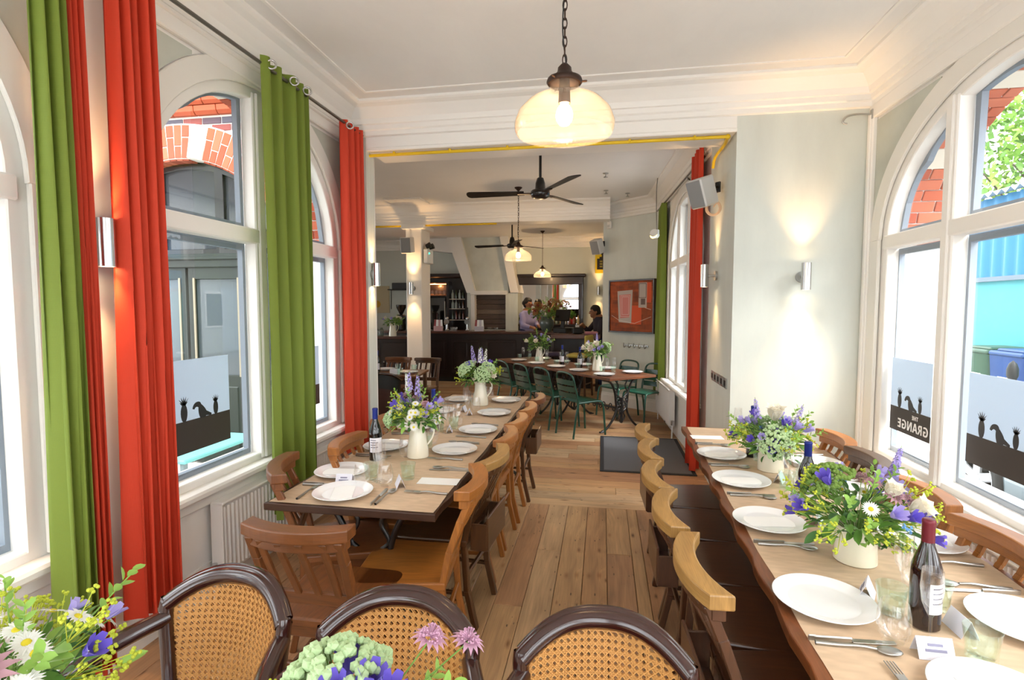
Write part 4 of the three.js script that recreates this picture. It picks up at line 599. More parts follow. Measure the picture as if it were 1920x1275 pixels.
// a setting: cx,cz plate centre; a = direction the sitter faces (turn of the chair)
function setting(where, cx, cz, a, o = {}) {
  const f = (s, t) => [cx + Math.sin(a) * t + Math.cos(a) * s, cz + Math.cos(a) * t - Math.sin(a) * s]; // s to the sitter's left, t forwards
  if (o.plate !== false) plate(`white plate, ${where}`, cx, TOPY, cz, a + (o.menuTurn || 0.1), o.menu !== false); else place1('menu_sheet', TW.menuFlat, M.menu, `white menu sheet lying on the paper, ${where}`, 'menu', 'menus laid on the table', cx, TOPY, cz, a + 0.05);
  let p = f(-0.185, 0); place1('table_knife', TW.knife, M.steel, `steel knife, ${where}`, 'knife', 'table knives', p[0], TOPY, p[1], a + Math.PI + 0.06);
  p = f(-0.215, 0.0); place1('table_spoon', TW.spoon, M.steel, `steel spoon, ${where}`, 'spoon', 'table spoons', p[0], TOPY, p[1], a + Math.PI - 0.05);
  if (o.fork !== false) { p = f(0.18, 0.0); place1('table_fork', TW.fork, M.steel, `steel fork, ${where}`, 'fork', 'table forks', p[0], TOPY, p[1], a + Math.PI); }
  const G = o.glasses || 'twf', pos = { f: [-0.1, 0.27], w: [-0.17, 0.2], t: [-0.06, 0.2], c: [0.05, 0.2] };
  if (o.pos) Object.assign(pos, o.pos); if (o.shift) for (const k in pos) pos[k] = [pos[k][0] + o.shift[0], pos[k][1] + o.shift[1]];
  if (G.includes('f')) { p = f(...pos.f); place1('champagne_flute', TW.flute, M.glass, `clear champagne flute, ${where}`, 'glass', 'champagne flutes', p[0], TOPY, p[1]); }
  if (G.includes('w')) { p = f(...pos.w); place1('stemless_glass', TW.wine, M.glass, `clear stemless wine glass, ${where}`, 'glass', 'stemless wine glasses', p[0], TOPY, p[1]); }
  if (G.includes('t')) { p = f(...pos.t); place1('tumbler', TW.tumbler, M.glassGreen, `green-tinted tumbler, ${where}`, 'glass', 'green-tinted tumblers', p[0], TOPY, p[1]); }
  if (o.card !== false) { p = f(...pos.c); const c = thing('place_card', `folded white name card, ${where}`, 'card', [p[0], TOPY, p[1]], a + Math.PI + (o.cardTurn || 0), 'folded name cards'); mesh('card', TW.card, M.card, c); mesh('handwriting', TW.cardInk, S(0x8a88a0, 0.8), c); }
}
const E_ = Math.PI / 2, W_ = -Math.PI / 2;
// curtain-side row
setting('near head of the curtain-side table', -1.22, -2.3, Math.PI, { menuTurn: 0.35, glasses: 'wf', shift: [0.02, -0.05], cardTurn: 0.1 });
[[-0.9, -3.12], [-0.88, -3.66], [-0.89, -4.28], [-0.9, -4.9]].forEach(([x, z], i) => setting(`${ORD[i + 1]} place, aisle side of the curtain-side table`, x, z, W_, { cardTurn: 0.25, glasses: i > 1 ? 'wf' : 'twf', fork: i < 2 }));
setting('first place, aisle side of the curtain-side table', -0.825, -2.56, W_, { plate: false, cardTurn: 0.5, glasses: 't', shift: [0.05, -0.03] });
[[-1.385, -2.6], [-1.36, -3.13], [-1.36, -3.68], [-1.37, -4.3], [-1.36, -4.86]].forEach(([x, z], i) => setting(`${ORD[i]} place, curtain side of the curtain-side table`, x, z, E_, { card: i === 1 || i === 3, fork: false, glasses: i % 2 ? 'wf' : 'twf' }));
// street-side row
[[0.67, -1.68], [0.69, -2.28], [0.71, -2.81], [0.715, -3.29]].forEach(([x, z], i) => setting(`${ORD[i]} place, aisle side of the street-side table`, x, z, E_, { menu: i > 0, fork: false, cardTurn: -0.5, pos: i ? {} : { f: [-0.16, 0.2], w: [-0.165, 0.11], t: [-0.02, 0.175], c: [0.07, 0.15] } }));
setting('fifth place, aisle side of the street-side table', 0.72, -3.76, E_, { plate: false, fork: false, glasses: 'wf' });
[[1.19, -1.65], [1.21, -2.2], [1.2, -2.72], [1.21, -3.2], [1.2, -3.7]].forEach(([x, z], i) => setting(`${ORD[i]} place, window side of the street-side table`, x, z, W_, { card: i !== 2, fork: i < 2, glasses: i % 2 ? 'wf' : 'twf' }));
setting('near head of the street-side table', 0.9, -1.3, Math.PI, { glasses: 't', shift: [0.0, -0.03] });
bottle('dark wine bottle with blue capsule on the curtain-side table', -1.31, TOPY, -2.87, false, 0.4);
bottle('dark wine bottle half hidden behind the jug of blue flowers', -1.2, TOPY, -3.62, false, 0.4);
bottle('wine bottle with blue capsule in the middle of the street-side table', 0.9, TOPY, -2.47, false, -0.6);
bottle('red wine bottle with maroon capsule near the front of the street-side table', 0.905, TOPY, -1.61, true, 0.75);
bottle('dark wine bottle behind the white pot of flowers by the pale wall', 0.9, TOPY, -3.32, false, -0.6);
// far angled table settings, in its own frame
{
  const fr = (u, v) => { const p = V(u, 0, v).applyAxisAngle(V(0, 1, 0), GT.turn); return [GT.x + p.x, GT.z + p.z]; };
  [1.2, 0.65, 0.1, -0.45, -1.0].forEach((v, i) => { for (const s of [-1, 1]) { const [x, z] = fr(s * 0.25, v), w = `${ORD[i]} place from the window, ${s < 0 ? 'near' : 'wall'} side of the angled table`; plate(`white plate, ${w}`, x, TOPY, z, GT.turn + E_, i > 1); const g1 = fr(s * 0.06, v - 0.16), g2 = fr(s * 0.1, v - 0.22); place1('champagne_flute', TW.flute, M.glass, `clear champagne flute, ${w}`, 'glass', 'champagne flutes', g1[0], TOPY, g1[1]); place1('tumbler', TW.tumbler, M.glassGreen, `green-tinted tumbler, ${w}`, 'glass', 'green-tinted tumblers', g2[0], TOPY, g2[1]); } });
  const b1 = fr(0.0, 0.35), b2 = fr(0, -0.1); bottle('wine bottle standing by the nearer jug on the angled table', b1[0], TOPY, b1[1], false, GT.turn - 1); bottle('wine bottle in the middle of the angled table', b2[0], TOPY, b2[1], false, GT.turn - 1);
}
// ---------- jugs and bouquets ----------
function spun(pts, seg, spout) { const g = lathe(pts, seg), p = g.attributes.position; if (spout) for (let i = 0; i < p.count; i++) { const x = p.getX(i), y = p.getY(i), z = p.getZ(i), a = Math.atan2(z, x), k = Math.max(0, (y - spout.y) / spout.h) * Math.max(0, Math.cos(a - spout.a)) ** 6; p.setXYZ(i, x + Math.cos(spout.a) * k * spout.r, y + k * spout.r * 0.5, z + Math.sin(spout.a) * k * spout.r); } g.computeVertexNormals(); return g; }
const jugGeo = spun([[0, 0.002], [0.066, 0], [0.068, 0.004], [0.065, 0.05], [0.052, 0.13], [0.043, 0.18], [0.046, 0.205], [0.052, 0.228], [0.05, 0.229], [0.043, 0.205], [0.04, 0.18], [0.049, 0.13], [0.061, 0.05], [0.062, 0.008], [0, 0.008]], 40, { y: 0.17, h: 0.06, a: Math.PI, r: 0.035 });
const jugHandle = tube([[0.045, 0.205, 0], [0.075, 0.21, 0], [0.1, 0.175, 0], [0.09, 0.12, 0], [0.06, 0.075, 0]], 0.0055, 20, 8);
const potGeo = lathe([[0, 0.002], [0.066, 0], [0.068, 0.004], [0.062, 0.12], [0.0615, 0.125], [0.059, 0.12], [0.064, 0.008], [0, 0.008]], 40);
function jug(label, x, y, z, turn, s = 1) { const j = thing('enamel_jug', label, 'jug', [x, y, z], turn, 'cream flower jugs'); const b = mesh('body', jugGeo, M.cream, j), h = mesh('handle', jugHandle, M.cream, j); if (s !== 1) { b.scale.setScalar(s); h.scale.setScalar(s); } }
function pot(label, x, y, z) { const j = thing('flower_pot', label, 'pot', [x, y, z], 0, 'white flower pots'); mesh('body', potGeo, M.cream, j); mesh('rim', mv(rot(new THREE.TorusGeometry(0.0605, 0.0022, 6, 36), Math.PI / 2), 0, 0.124, 0), M.cream, j); }
const FL = (() => {
  const g = {}, R = rng(44);
  const petal = (L, w, cup, curl, n = 4) => grid(2, n, (u, v) => { const s = Math.sin(Math.min(1, v * 1.12 + 0.06) * Math.PI) ** 0.6 * w; return [(u - 0.5) * s, cup * Math.sin(v * 1.6) - curl * v * v + Math.abs(u - 0.5) * s * 0.4, v * L]; });
  const whorl = (n, r0, mk, jit = 0) => merge(Array.from({ length: n }, (_, i) => { const q = mk(i); q.translate(0, 0, r0); q.rotateY(i / n * Math.PI * 2 + (R() - 0.5) * jit); return q; }));
  // every blossom faces local +y, size about 1 = 1 cm radius
  g.daisyPetals = whorl(22, 0.004, (i) => petal(0.017, 0.0048, 0.002, 0.003 * R()), 0.1); g.daisyEye = (() => { const s = sph(0.006, 0, 0.001, 0, 10, 6); s.scale(1, 0.5, 1); return s; })();
  g.rose = merge([whorl(6, 0.004, () => rot(petal(0.034, 0.032, 0.022, 0.002, 5), -0.5), 0.2), whorl(6, 0.002, () => rot(petal(0.034, 0.028, 0.016, 0.0, 5), -0.95), 0.3), whorl(5, 0.001, () => rot(petal(0.032, 0.024, 0.006, -0.004, 5), -1.3), 0.3), sph(0.012, 0, 0.016, 0, 10, 8)]);
  g.bell = whorl(6, 0.002, () => { const q = grid(2, 6, (u, v) => { const rr = 0.0035 + 0.013 * v ** 1.8, w = 0.0035 + 0.008 * Math.sin(Math.min(1, v * 0.9 + 0.1) * Math.PI * 0.85); return [(u - 0.5) * w * 1.4, v * 0.034, rr - Math.abs(u - 0.5) * 0.001]; }); return q; });
  g.bracts = whorl(14, 0.006, (i) => petal(0.017 + 0.003 * R(), 0.007, 0.003, 0.006), 0.1);
  g.pins = merge(Array.from({ length: 60 }, () => { const a = R() * 6.283, e = Math.acos(R() * 0.9), r = 0.0135, d = [Math.sin(e) * Math.cos(a), Math.cos(e), Math.sin(e) * Math.sin(a)]; return merge([bar([0, 0.002, 0], d.map((q, k) => q * r + (k === 1 ? 0.002 : 0)), 0.0007, 0.0007, 0.0001), new THREE.IcosahedronGeometry(0.0013, 0).translate(d[0] * r, d[1] * r + 0.002, d[2] * r)]); }));
  g.umbel = merge(Array.from({ length: 230 }, () => { const a = R() * 6.283, q = Math.sqrt(R()), x = Math.cos(a) * q * 0.05, z = Math.sin(a) * q * 0.05; return new THREE.IcosahedronGeometry(0.0034 + R() * 0.0022, 0).translate(x, 0.034 * (1 - q * q) + R() * 0.004, z); }));
  g.umbelStem = merge(Array.from({ length: 16 }, (_, i) => { const a = i * 2.4, q = Math.sqrt(i / 16) * 0.042; return bar([0, -0.035, 0], [Math.cos(a) * q, 0.03 * (1 - (q / 0.05) ** 2), Math.sin(a) * q], 0.0012, 0.0012, 0.0002); }));
  g.spike = merge(Array.from({ length: 26 }, (_, i) => { const t = i / 26, a = i * 2.4, r = 0.014 * (1 - t * 0.75); const q = whorl(5, 0.001, () => petal(0.011 * (1 - t * 0.5), 0.009 * (1 - t * 0.5), 0.002, 0.0)); q.rotateX(1.1); q.translate(0, 0, r); q.rotateY(a); return q.translate(0, 0.01 + t * 0.11, 0); }));
  g.spikeStem = bar([0, -0.03, 0], [0, 0.13, 0], 0.002, 0.002, 0.0004);
  g.mantle = merge(Array.from({ length: 7 }, (_, i) => { const a = i * 2.4, q = 0.01 + 0.016 * (i % 3) / 2, y = 0.012 + 0.008 * (i % 4), x = Math.cos(a) * q, z = Math.sin(a) * q; return merge([bar([0, -0.03, 0], [x, y, z], 0.0009, 0.0009, 0.0001), ...Array.from({ length: 6 }, () => new THREE.IcosahedronGeometry(0.0024, 0).translate(x + (R() - 0.5) * 0.011, y + (R() - 0.3) * 0.008, z + (R() - 0.5) * 0.011))]); }));
  g.forget = merge(Array.from({ length: 9 }, () => { const q = whorl(5, 0.0006, () => petal(0.0034, 0.0034, 0.0006, 0)); return q.rotateX((R() - 0.5) * 1.2).translate((R() - 0.5) * 0.018, R() * 0.008, (R() - 0.5) * 0.018); }));
  g.sprig = merge([bar([0, -0.02, 0], [0.004, 0.045, 0], 0.0014, 0.0014, 0.0002), ...Array.from({ length: 8 }, (_, i) => { const q = grid(2, 4, (u, v) => { const w = 0.009 * Math.sin(v * Math.PI) ** 0.7; return [(u - 0.5) * w, Math.abs(u - 0.5) * w * 0.35, v * 0.017]; }); q.rotateX(-0.7); q.rotateY(i * 2.2); return q.translate(0.002, 0.004 + i * 0.006, 0); })]);
  g.leaf = grid(4, 7, (u, v) => { const w = 0.026 * Math.sin(Math.min(1, v * 0.97 + 0.03) * Math.PI) ** 0.75 * (1 + 0.15 * Math.sin(v * 40)); return [(u - 0.5) * w, Math.abs(u - 0.5) * w * 0.5 - 0.014 * v * v, v * 0.058]; });
  return g;
})();
const thin = (hex, t = 0.25) => P(hex, 0.75, { side: THREE.DoubleSide, transmission: t, thickness: 0 });
const FM = { white: thin(0xf6f6f2), eye: S(0xd8c62a, 0.8), rose: thin(0xf5efdf), blue: thin(0x6a56c9), lilac: thin(0xb4a7e6), pink: thin(0xd8a9c4), dusty: thin(0xc79aa6), green: thin(0x5f8f33), greenD: thin(0x3b6a2a), greenL: thin(0x96bf56), lime: S(0xb9c23a, 0.8), umbel: S(0xb5cf9c, 0.85), umbelD: S(0x6f8c3c, 0.85), sky: thin(0x6aa6de), stem: S(0x6a8f3e, 0.8), amber: thin(0xb8804a), rust: thin(0xa2473a) };
function bouquet(label, x, y, z, seed, r, h, mix, o = {}) {
  const R = rng(seed), b = thing('flower_bouquet', label, 'bouquet', [x, y, z], 0, 'mixed garden bouquets'), foli = { greenD: [], green: [], greenL: [] }, stems = [];
  const dirAt = (e, a) => V(Math.sin(e) * Math.cos(a), Math.cos(e), Math.sin(e) * Math.sin(a));
  const orient = (m, d, p, s, spin) => { m.position.copy(p); m.quaternion.setFromUnitVectors(V(0, 1, 0), d); m.rotateY(spin); m.scale.setScalar(s); };
  const spot = (e, a, k = 1) => { const d = dirAt(e, a); return [d, V(d.x * r * k, d.y * h * k * 0.9 + 0.01, d.z * r * k)]; };
  const kinds = { daisy: [FL.daisyPetals, FM.white, 'daisy', [[FL.daisyEye, FM.eye, 'eye']]], rose: [FL.rose, FM.rose, 'rose', []], bell: [FL.bell, FM.blue, 'bellflower', []], lilacBell: [FL.bell, FM.lilac, 'bellflower', []], astr: [FL.bracts, FM.pink, 'masterwort', [[FL.pins, FM.pink, 'stamens']]], dusty: [FL.bracts, FM.dusty, 'masterwort', [[FL.pins, FM.dusty, 'stamens']]], umbel: [FL.umbel, FM.umbel, 'umbel', [[FL.umbelStem, FM.stem, 'umbel_stalks']]], umbelG: [FL.umbel, FM.umbelD, 'umbel', [[FL.umbelStem, FM.stem, 'umbel_stalks']]], spike: [FL.spike, FM.lilac, 'larkspur_spike', [[FL.spikeStem, FM.stem, 'stem']]], whiteSpike: [FL.spike, FM.white, 'larkspur_spike', [[FL.spikeStem, FM.stem, 'stem']]], mantle: [FL.mantle, FM.lime, 'lime_spray', []], forget: [FL.forget, FM.sky, 'forget_me_not', []], sprig: [FL.sprig, FM.greenL, 'leaf_sprig', []], rust: [FL.rose, FM.rust, 'rust_bloom', []], amber: [FL.umbel, FM.amber, 'amber_head', []] };
  for (const [kind, count, smin, smax, emin, emax, fixed] of mix) for (let i = 0; i < count; i++) {
    const [geo, mat, nm, subs] = kinds[kind], e = fixed ? fixed[0] : emin + (emax - emin) * Math.sqrt(R()), a = fixed ? fixed[1] : R() * 6.283, k = (fixed && fixed[2]) || 0.9 + R() * 0.22, [d, p] = spot(e, a, k);
    if (kind === 'spike' || kind === 'whiteSpike' || kind === 'astr' && fixed) d.y += 1.2, d.normalize();
    const m = mesh(nm, geo, mat, b); orient(m, d, p, 1.22 * (smin + (smax - smin) * R()), R() * 6); for (const [sg, sm, sn] of subs) mesh(sn, sg, sm, m);
    stems.push(tube([[0, -0.05, 0], [p.x * 0.35, p.y * 0.45, p.z * 0.35], [p.x, p.y - 0.002, p.z]], 0.0013, 6, 5));
  }
  const keys = Object.keys(foli); for (let i = 0; i < (o.leaves || 110) * 0.8; i++) { const e = 0.15 + 1.6 * Math.sqrt(R()), a = R() * 6.283, k = 0.35 + 0.6 * R(), [d, p] = spot(e, a, k), q = FL.leaf.clone(), s = 0.6 + R() * 0.65; q.scale(s, s, s); q.rotateX(-0.9 + R() * 1.5); q.rotateZ((R() - 0.5) * 1.2); q.rotateY(-a + Math.PI / 2 + (R() - 0.5)); q.translate(p.x, p.y, p.z); foli[keys[Math.floor(R() * 3)]].push(q); }
  for (const k of keys) if (foli[k].length) { const m = mesh('leaves', foli[k], FM[k], b); m.userData.kind = 'stuff'; }
  mesh('stems', stems, FM.stem, b); return b;
}
// near left, filling the corner of the picture
jug('cream jug of daisies just below the picture edge', -1.01, 0.75, -0.7, 1); jug('cream jug of pink and purple flowers just below the picture edge', -0.36, 0.75, -0.7, 2);
bouquet('bouquet of daisies and purple bellflowers in the near corner', -0.98, 0.98, -0.7, 11, 0.145, 0.14, [['daisy', 14, 0.8, 1.0, 0.1, 1.2], ...[[0.2, 2.6], [0.35, 1.3], [0.55, 2.0], [0.5, 0.4], [0.7, 1.1], [0.75, 3.0], [0.85, 1.7], [0.6, 5.6], [0.95, 0.6]].map(([e, a]) => ['daisy', 1, 0.95, 1.05, 0, 0, [e, a, 1.08]]), ['dusty', 1, 1.6, 1.6, 0, 0, [0.75, 0.95, 1.2]], ['dusty', 1, 1.0, 1.0, 0, 0, [0.6, 3.5, 1.5]], ['bell', 1, 0.95, 0.95, 0, 0, [1.2, 0.35, 1.45]], ['bell', 1, 0.85, 0.85, 0, 0, [0.95, 0.0, 1.25]], ['mantle', 9, 1.0, 1.4, 0.3, 1.4], ['mantle', 1, 1.2, 1.2, 0, 0, [0.75, 0.1, 1.6]], ['sprig', 6, 1.0, 1.4, 0.2, 0.9], ['lilacBell', 3, 0.7, 0.8, 0.2, 1.2]], { leaves: 100 });
bouquet('bouquet with two pink masterworts and a pale green umbel at the bottom edge', -0.36, 0.955, -0.7, 12, 0.12, 0.125, [['umbel', 1, 1.5, 1.5, 0, 0, [0.45, 3.6, 0.95]], ['umbel', 1, 1.1, 1.1, 0, 0, [0.9, 2.9, 1.0]], ['bell', 6, 0.85, 1.05, 0.0, 0.5], ['forget', 3, 1.0, 1.3, 0.1, 0.6], ['astr', 1, 1.05, 1.05, 0, 0, [0.52, -0.3, 1.9]], ['astr', 1, 0.95, 0.95, 0, 0, [0.72, -0.25, 2.15]], ['sprig', 5, 1.0, 1.3, 0.3, 0.9], ['sprig', 1, 1.2, 1.2, 0, 0, [0.75, 0.1, 1.35]], ['daisy', 2, 0.9, 1.1, 0.6, 1.1], ['mantle', 4, 0.9, 1.1, 0.5, 1.2]], { leaves: 70 });
// curtain-side table
jug('cream enamel jug in the middle of the curtain-side table', -1.09, TOPY, -2.98, 0.25, 0.97);
bouquet('tall bouquet of blue larkspur and white daisies on the curtain-side table', -1.1, TOPY + 0.2, -2.98, 21, 0.155, 0.18, [['daisy', 26, 0.75, 1.05, 0.3, 1.6], ['spike', 2, 0.8, 0.95, 0.0, 0.2], ['whiteSpike', 2, 0.75, 0.9, 0, 0, [0.25, 3.0, 1.1]], ['bell', 7, 0.9, 1.2, 0.3, 1.4], ['lilacBell', 6, 0.9, 1.1, 0.2, 1.2], ['mantle', 8, 1.2, 1.6, 0.4, 1.4], ['umbel', 2, 0.9, 1.1, 1.1, 1.5], ['dusty', 3, 1.1, 1.4, 0.4, 0.8], ['sprig', 6, 1, 1.4, 0.1, 0.8]], { leaves: 190 });
jug('cream enamel jug at the far end of the curtain-side table', -1.1, TOPY, -4.68, 0.25, 1.05);
bouquet('bouquet of lilac larkspur and green umbels at the far end of the curtain-side table', -1.1, TOPY + 0.215, -4.68, 22, 0.17, 0.19, [['spike', 3, 0.9, 1.1, 0.0, 0.35], ['whiteSpike', 2, 0.8, 1.0, 0.0, 0.4], ['rose', 3, 1.2, 1.5, 0.6, 1.3], ['umbel', 5, 1.1, 1.5, 0.7, 1.3], ['bell', 7, 0.9, 1.2, 0.1, 0.7], ['mantle', 6, 1.2, 1.5, 0.6, 1.5], ['sprig', 5, 1.2, 1.6, 0.2, 1.2]], { leaves: 170 });
// street-side table
pot('white pot nearest the camera on the street-side table', 0.895, TOPY, -2.0);
bouquet('broad bouquet with pale roses and yellow sprays nearest the camera on the street-side table', 0.895, TOPY + 0.12, -2.0, 31, 0.19, 0.185, [['umbelG', 1, 1.6, 1.6, 0, 0, [0.55, 3.6, 0.9]], ['rose', 1, 1.5, 1.5, 0, 0, [0.95, 0.75, 1.0]], ['rose', 1, 1.25, 1.25, 0, 0, [0.55, 0.9, 0.95]], ['daisy', 7, 0.9, 1.2, 0.4, 1.3], ['bell', 13, 0.9, 1.2, 0.3, 1.6], ['lilacBell', 10, 0.9, 1.2, 0.2, 1.2], ['dusty', 4, 1.1, 1.4, 0.2, 0.8], ['spike', 2, 0.8, 0.95, 0, 0, [0.8, -0.5, 1.2]], ['mantle', 18, 1.2, 1.7, 0.6, 1.5], ['sprig', 8, 1.2, 1.5, 0.3, 1.2], ['forget', 5, 1.2, 1.5, 0.3, 1.3]], { leaves: 260 });
pot('white pot by the pale wall on the street-side table', 0.925, TOPY, -3.06);
bouquet('bouquet with one large cream rose by the pale wall on the street-side table', 0.925, TOPY + 0.12, -3.06, 32, 0.19, 0.19, [['rose', 1, 2.0, 2.0, 0, 0, [0.25, 1.6, 0.95]], ['umbel', 3, 1.2, 1.5, 1.0, 1.3], ['umbel', 1, 1.5, 1.5, 0, 0, [1.15, 1.7, 0.9]], ['bell', 10, 0.9, 1.2, 0.5, 1.4], ['lilacBell', 8, 0.9, 1.2, 0.3, 1.2], ['spike', 2, 0.75, 0.9, 0.4, 0.7], ['dusty', 2, 1.0, 1.3, 0.2, 0.6], ['mantle', 10, 1.2, 1.6, 0.6, 1.4], ['sprig', 9, 1.2, 1.6, 0.3, 1.2], ['forget', 5, 1.2, 1.4, 0.3, 1.2]], { leaves: 220 });
// angled table, console
{
  const fr = (u, v) => { const p = V(u, 0, v).applyAxisAngle(V(0, 1, 0), GT.turn); return [GT.x + p.x, GT.z + p.z]; };
  const j1 = fr(0.0, 0.75), j2 = fr(0.0, -0.75), mixA = [['rose', 6, 1.5, 1.9, 0.4, 1.2], ['spike', 3, 0.8, 1.0, 0, 0.5], ['lilacBell', 6, 1, 1.3, 0.3, 1.2], ['umbel', 3, 1.2, 1.4, 0.6, 1.2], ['sprig', 5, 1.3, 1.6, 0.4, 1.2]];
  jug('cream jug with white roses on the angled table by the window', j1[0], TOPY, j1[1], GT.turn, 1.1); bouquet('white rose bouquet on the angled table by the window', j1[0], TOPY + 0.22, j1[1], 41, 0.17, 0.19, mixA, { leaves: 140 });
  jug('cream jug with a leafy bouquet on the angled table by the bar', j2[0], TOPY, j2[1], GT.turn, 1.05); bouquet('dark leafy bouquet on the angled table by the bar', j2[0], TOPY + 0.22, j2[1], 42, 0.19, 0.23, [['rose', 3, 1.3, 1.6, 0.5, 1.3], ['lilacBell', 6, 1, 1.3, 0.3, 1.2], ['sprig', 8, 1.4, 2, 0.1, 1.2], ['umbelG', 3, 1.1, 1.4, 0.4, 1.2]], { leaves: 190 });
}
// ---------- green metal chairs ---------- (sitter faces local +z)
const GC = (() => {
  const g = {};
  g.back = tube([[-0.19, 0, -0.27], [-0.19, 0.25, -0.235], [-0.19, 0.44, -0.2], [-0.185, 0.66, -0.245], [-0.17, 0.78, -0.275], [-0.12, 0.815, -0.285], [0.12, 0.815, -0.285], [0.17, 0.78, -0.275], [0.185, 0.66, -0.245], [0.19, 0.44, -0.2], [0.19, 0.25, -0.235], [0.19, 0, -0.27]], 0.0135, 70, 8);
  g.front = [-1, 1].map((s) => tube([[s * 0.185, 0.44, -0.19], [s * 0.195, 0.445, 0.12], [s * 0.197, 0.43, 0.175], [s * 0.2, 0.38, 0.195], [s * 0.21, 0.0, 0.23]], 0.0135, 30, 8));
  g.slats = [-0.15, -0.1, -0.05, 0, 0.05, 0.1, 0.15].map((x) => cbox(0.046, 0.008, 0.37, 0.003, x, 0.448, -0.005)); g.rim = cbox(0.38, 0.02, 0.012, 0.004, 0, 0.44, 0.18);
  g.bslat = [0.53, 0.615, 0.7].map((y) => grid(8, 1, (u, v) => { const x = (u - 0.5) * 0.365; return [x, y - 0.034 + 0.068 * v, -0.222 - (y - 0.53) * 0.24 - 0.015 * (1 - (u * 2 - 1) ** 2) - v * 0.012]; }));
  return g;
})();
const gcMat = P(0x0f4a3a, 0.3, { clearcoat: 0.7, clearcoatRoughness: 0.15, side: THREE.DoubleSide });
function greenChair(label, x, z, turn) { const c = thing('metal_chair', label, 'chair', [x, 0, z], turn, 'green metal chairs'); mesh('back_frame', GC.back, gcMat, c); for (const f of GC.front) mesh('leg', f, gcMat, c); for (const s of GC.slats) mesh('seat_slat', s, gcMat, c); mesh('seat_rim', GC.rim, gcMat, c); for (const s of GC.bslat) mesh('back_slat', s, gcMat, c); }
const gtAt = (u, v) => { const p = V(u, 0, v).applyAxisAngle(V(0, 1, 0), GT.turn); return [GT.x + p.x, GT.z + p.z]; };
[1.15, 0.6, 0.05, -0.5].forEach((v, i) => { const [x, z] = gtAt(-0.59, v); greenChair(`green metal chair, ${ORD[i]} from the doormat along the angled table`, x, z, GT.turn + Math.PI / 2); });
[1.05, 0.5].forEach((v, i) => { const [x, z] = gtAt(0.6, v); greenChair(`green metal chair ${i ? 'beneath the coat hooks' : 'beside the far radiator'}, wall side of the angled table`, x, z, GT.turn - Math.PI / 2 + 0.1); });
// doormat
const mt = thing('doormat', 'grey rubber-edged doormat on the floorboards', 'doormat', [0.46, 0, -6.0]); mesh('pile', cbox(0.86, 0.008, 1.38, 0.002, 0, 0.005, 0), M.mat, mt); mesh('edging', [cspan(-0.47, -0.43, 0, 0.008, -0.73, 0.73, 0.002), cspan(0.43, 0.47, 0, 0.008, -0.73, 0.73, 0.002), cspan(-0.43, 0.43, 0, 0.008, 0.69, 0.73, 0.002), cspan(-0.43, 0.43, 0, 0.008, -0.73, -0.69, 0.002)], M.matEdge, mt);
// small side table with its chairs
const st = thing('side_table', 'square wooden table with glasses beside the white column', 'table', [-2.82, 0, -6.85], 0.1); mesh('tabletop', grain(cbox(0.78, 0.03, 0.74, 0.006, 0, 0.735, 0), 0), M.oakMid, st); for (const [a, b] of [[-0.34, -0.32], [0.34, -0.32], [-0.34, 0.32], [0.34, 0.32]]) mesh('leg', grain(cbox(0.05, 0.72, 0.05, 0.006, a, 0.36, b), 1), M.oakDark, st);
chapelChair('dark chapel chair behind the side table in front of the column', -2.62, -7.36, 0, M.oakDark, { crest: M.oakDark });
chapelChair('brown chapel chair at the far edge of the side table', -3.1, -7.38, 0, M.oakMid, { crest: M.oakMid });
{
  const c = thing('tub_chair', 'dark leather tub chair by the last red curtain', 'chair', [-2.72, 0, -6.12], Math.PI + 0.25);
  const back = (r, y0, y1) => merge([grid(20, 4, (u, v) => { const a = Math.PI * (0.02 + 0.96 * u) + Math.PI; return [Math.cos(a) * r, y0 + (y1 - y0) * v * (0.72 + 0.28 * Math.sin(Math.PI * u)), Math.sin(a) * r * 0.95]; })]);
  mesh('leather_back', back(0.255, 0.46, 0.86), P(0x141615, 0.4, { side: THREE.DoubleSide }), c); mesh('outer_shell', back(0.275, 0.2, 0.68), P(0x431d14, 0.35, { map: texWoodSoft, side: THREE.DoubleSide, clearcoat: 0.4 }), c);
  const rim = []; for (let i = 0; i <= 20; i++) { const u = i / 20, a = Math.PI * (0.02 + 0.96 * u) + Math.PI; rim.push([Math.cos(a) * 0.265, 0.46 + 0.4 * (0.72 + 0.28 * Math.sin(Math.PI * u)), Math.sin(a) * 0.252]); } mesh('rim', tube(rim, 0.018, 40, 8), M.mahogany, c);
  mesh('seat', cbox(0.48, 0.1, 0.46, 0.03, 0, 0.42, 0.0), M.leather, c); for (const [a, b] of [[-0.2, -0.2], [0.2, -0.2], [-0.2, 0.2], [0.2, 0.2]]) mesh('leg', cyl(0.018, 0.014, 0.38, a, 0.19, b, 10), M.mahogany, c);
}
bottle('dark bottle on the side table by the column', -3.02, TOPY, -6.72, false, 0);
[[-2.66, -6.62], [-2.62, -7.05], [-2.88, -7.1], [-3.1, -6.9]].forEach(([x, z], i) => place1('tumbler', TW.tumbler, M.glassGreen, `tumbler on the side table, ${ORD[i]} from the table's aisle corner`, 'glass', 'green-tinted tumblers', x, TOPY, z));
plate('white plate with menu on the aisle corner of the side table', -2.62, TOPY, -6.82, 0.3); plate('white plate on the far corner of the side table', -3.06, TOPY, -7.08, 0.3, false);
{ const nb = thing('napkin_stack', 'folded pale napkin standing on the side table', 'napkin', [-2.75, TOPY, -6.66], 0.4); mesh('fold', [bar([0, 0, 0.03], [0, 0.07, 0], 0.13, 0.002, 0.0006, [1, 0, 0]), bar([0, 0, -0.03], [0, 0.07, 0], 0.13, 0.002, 0.0006, [1, 0, 0])], M.card, nb); }
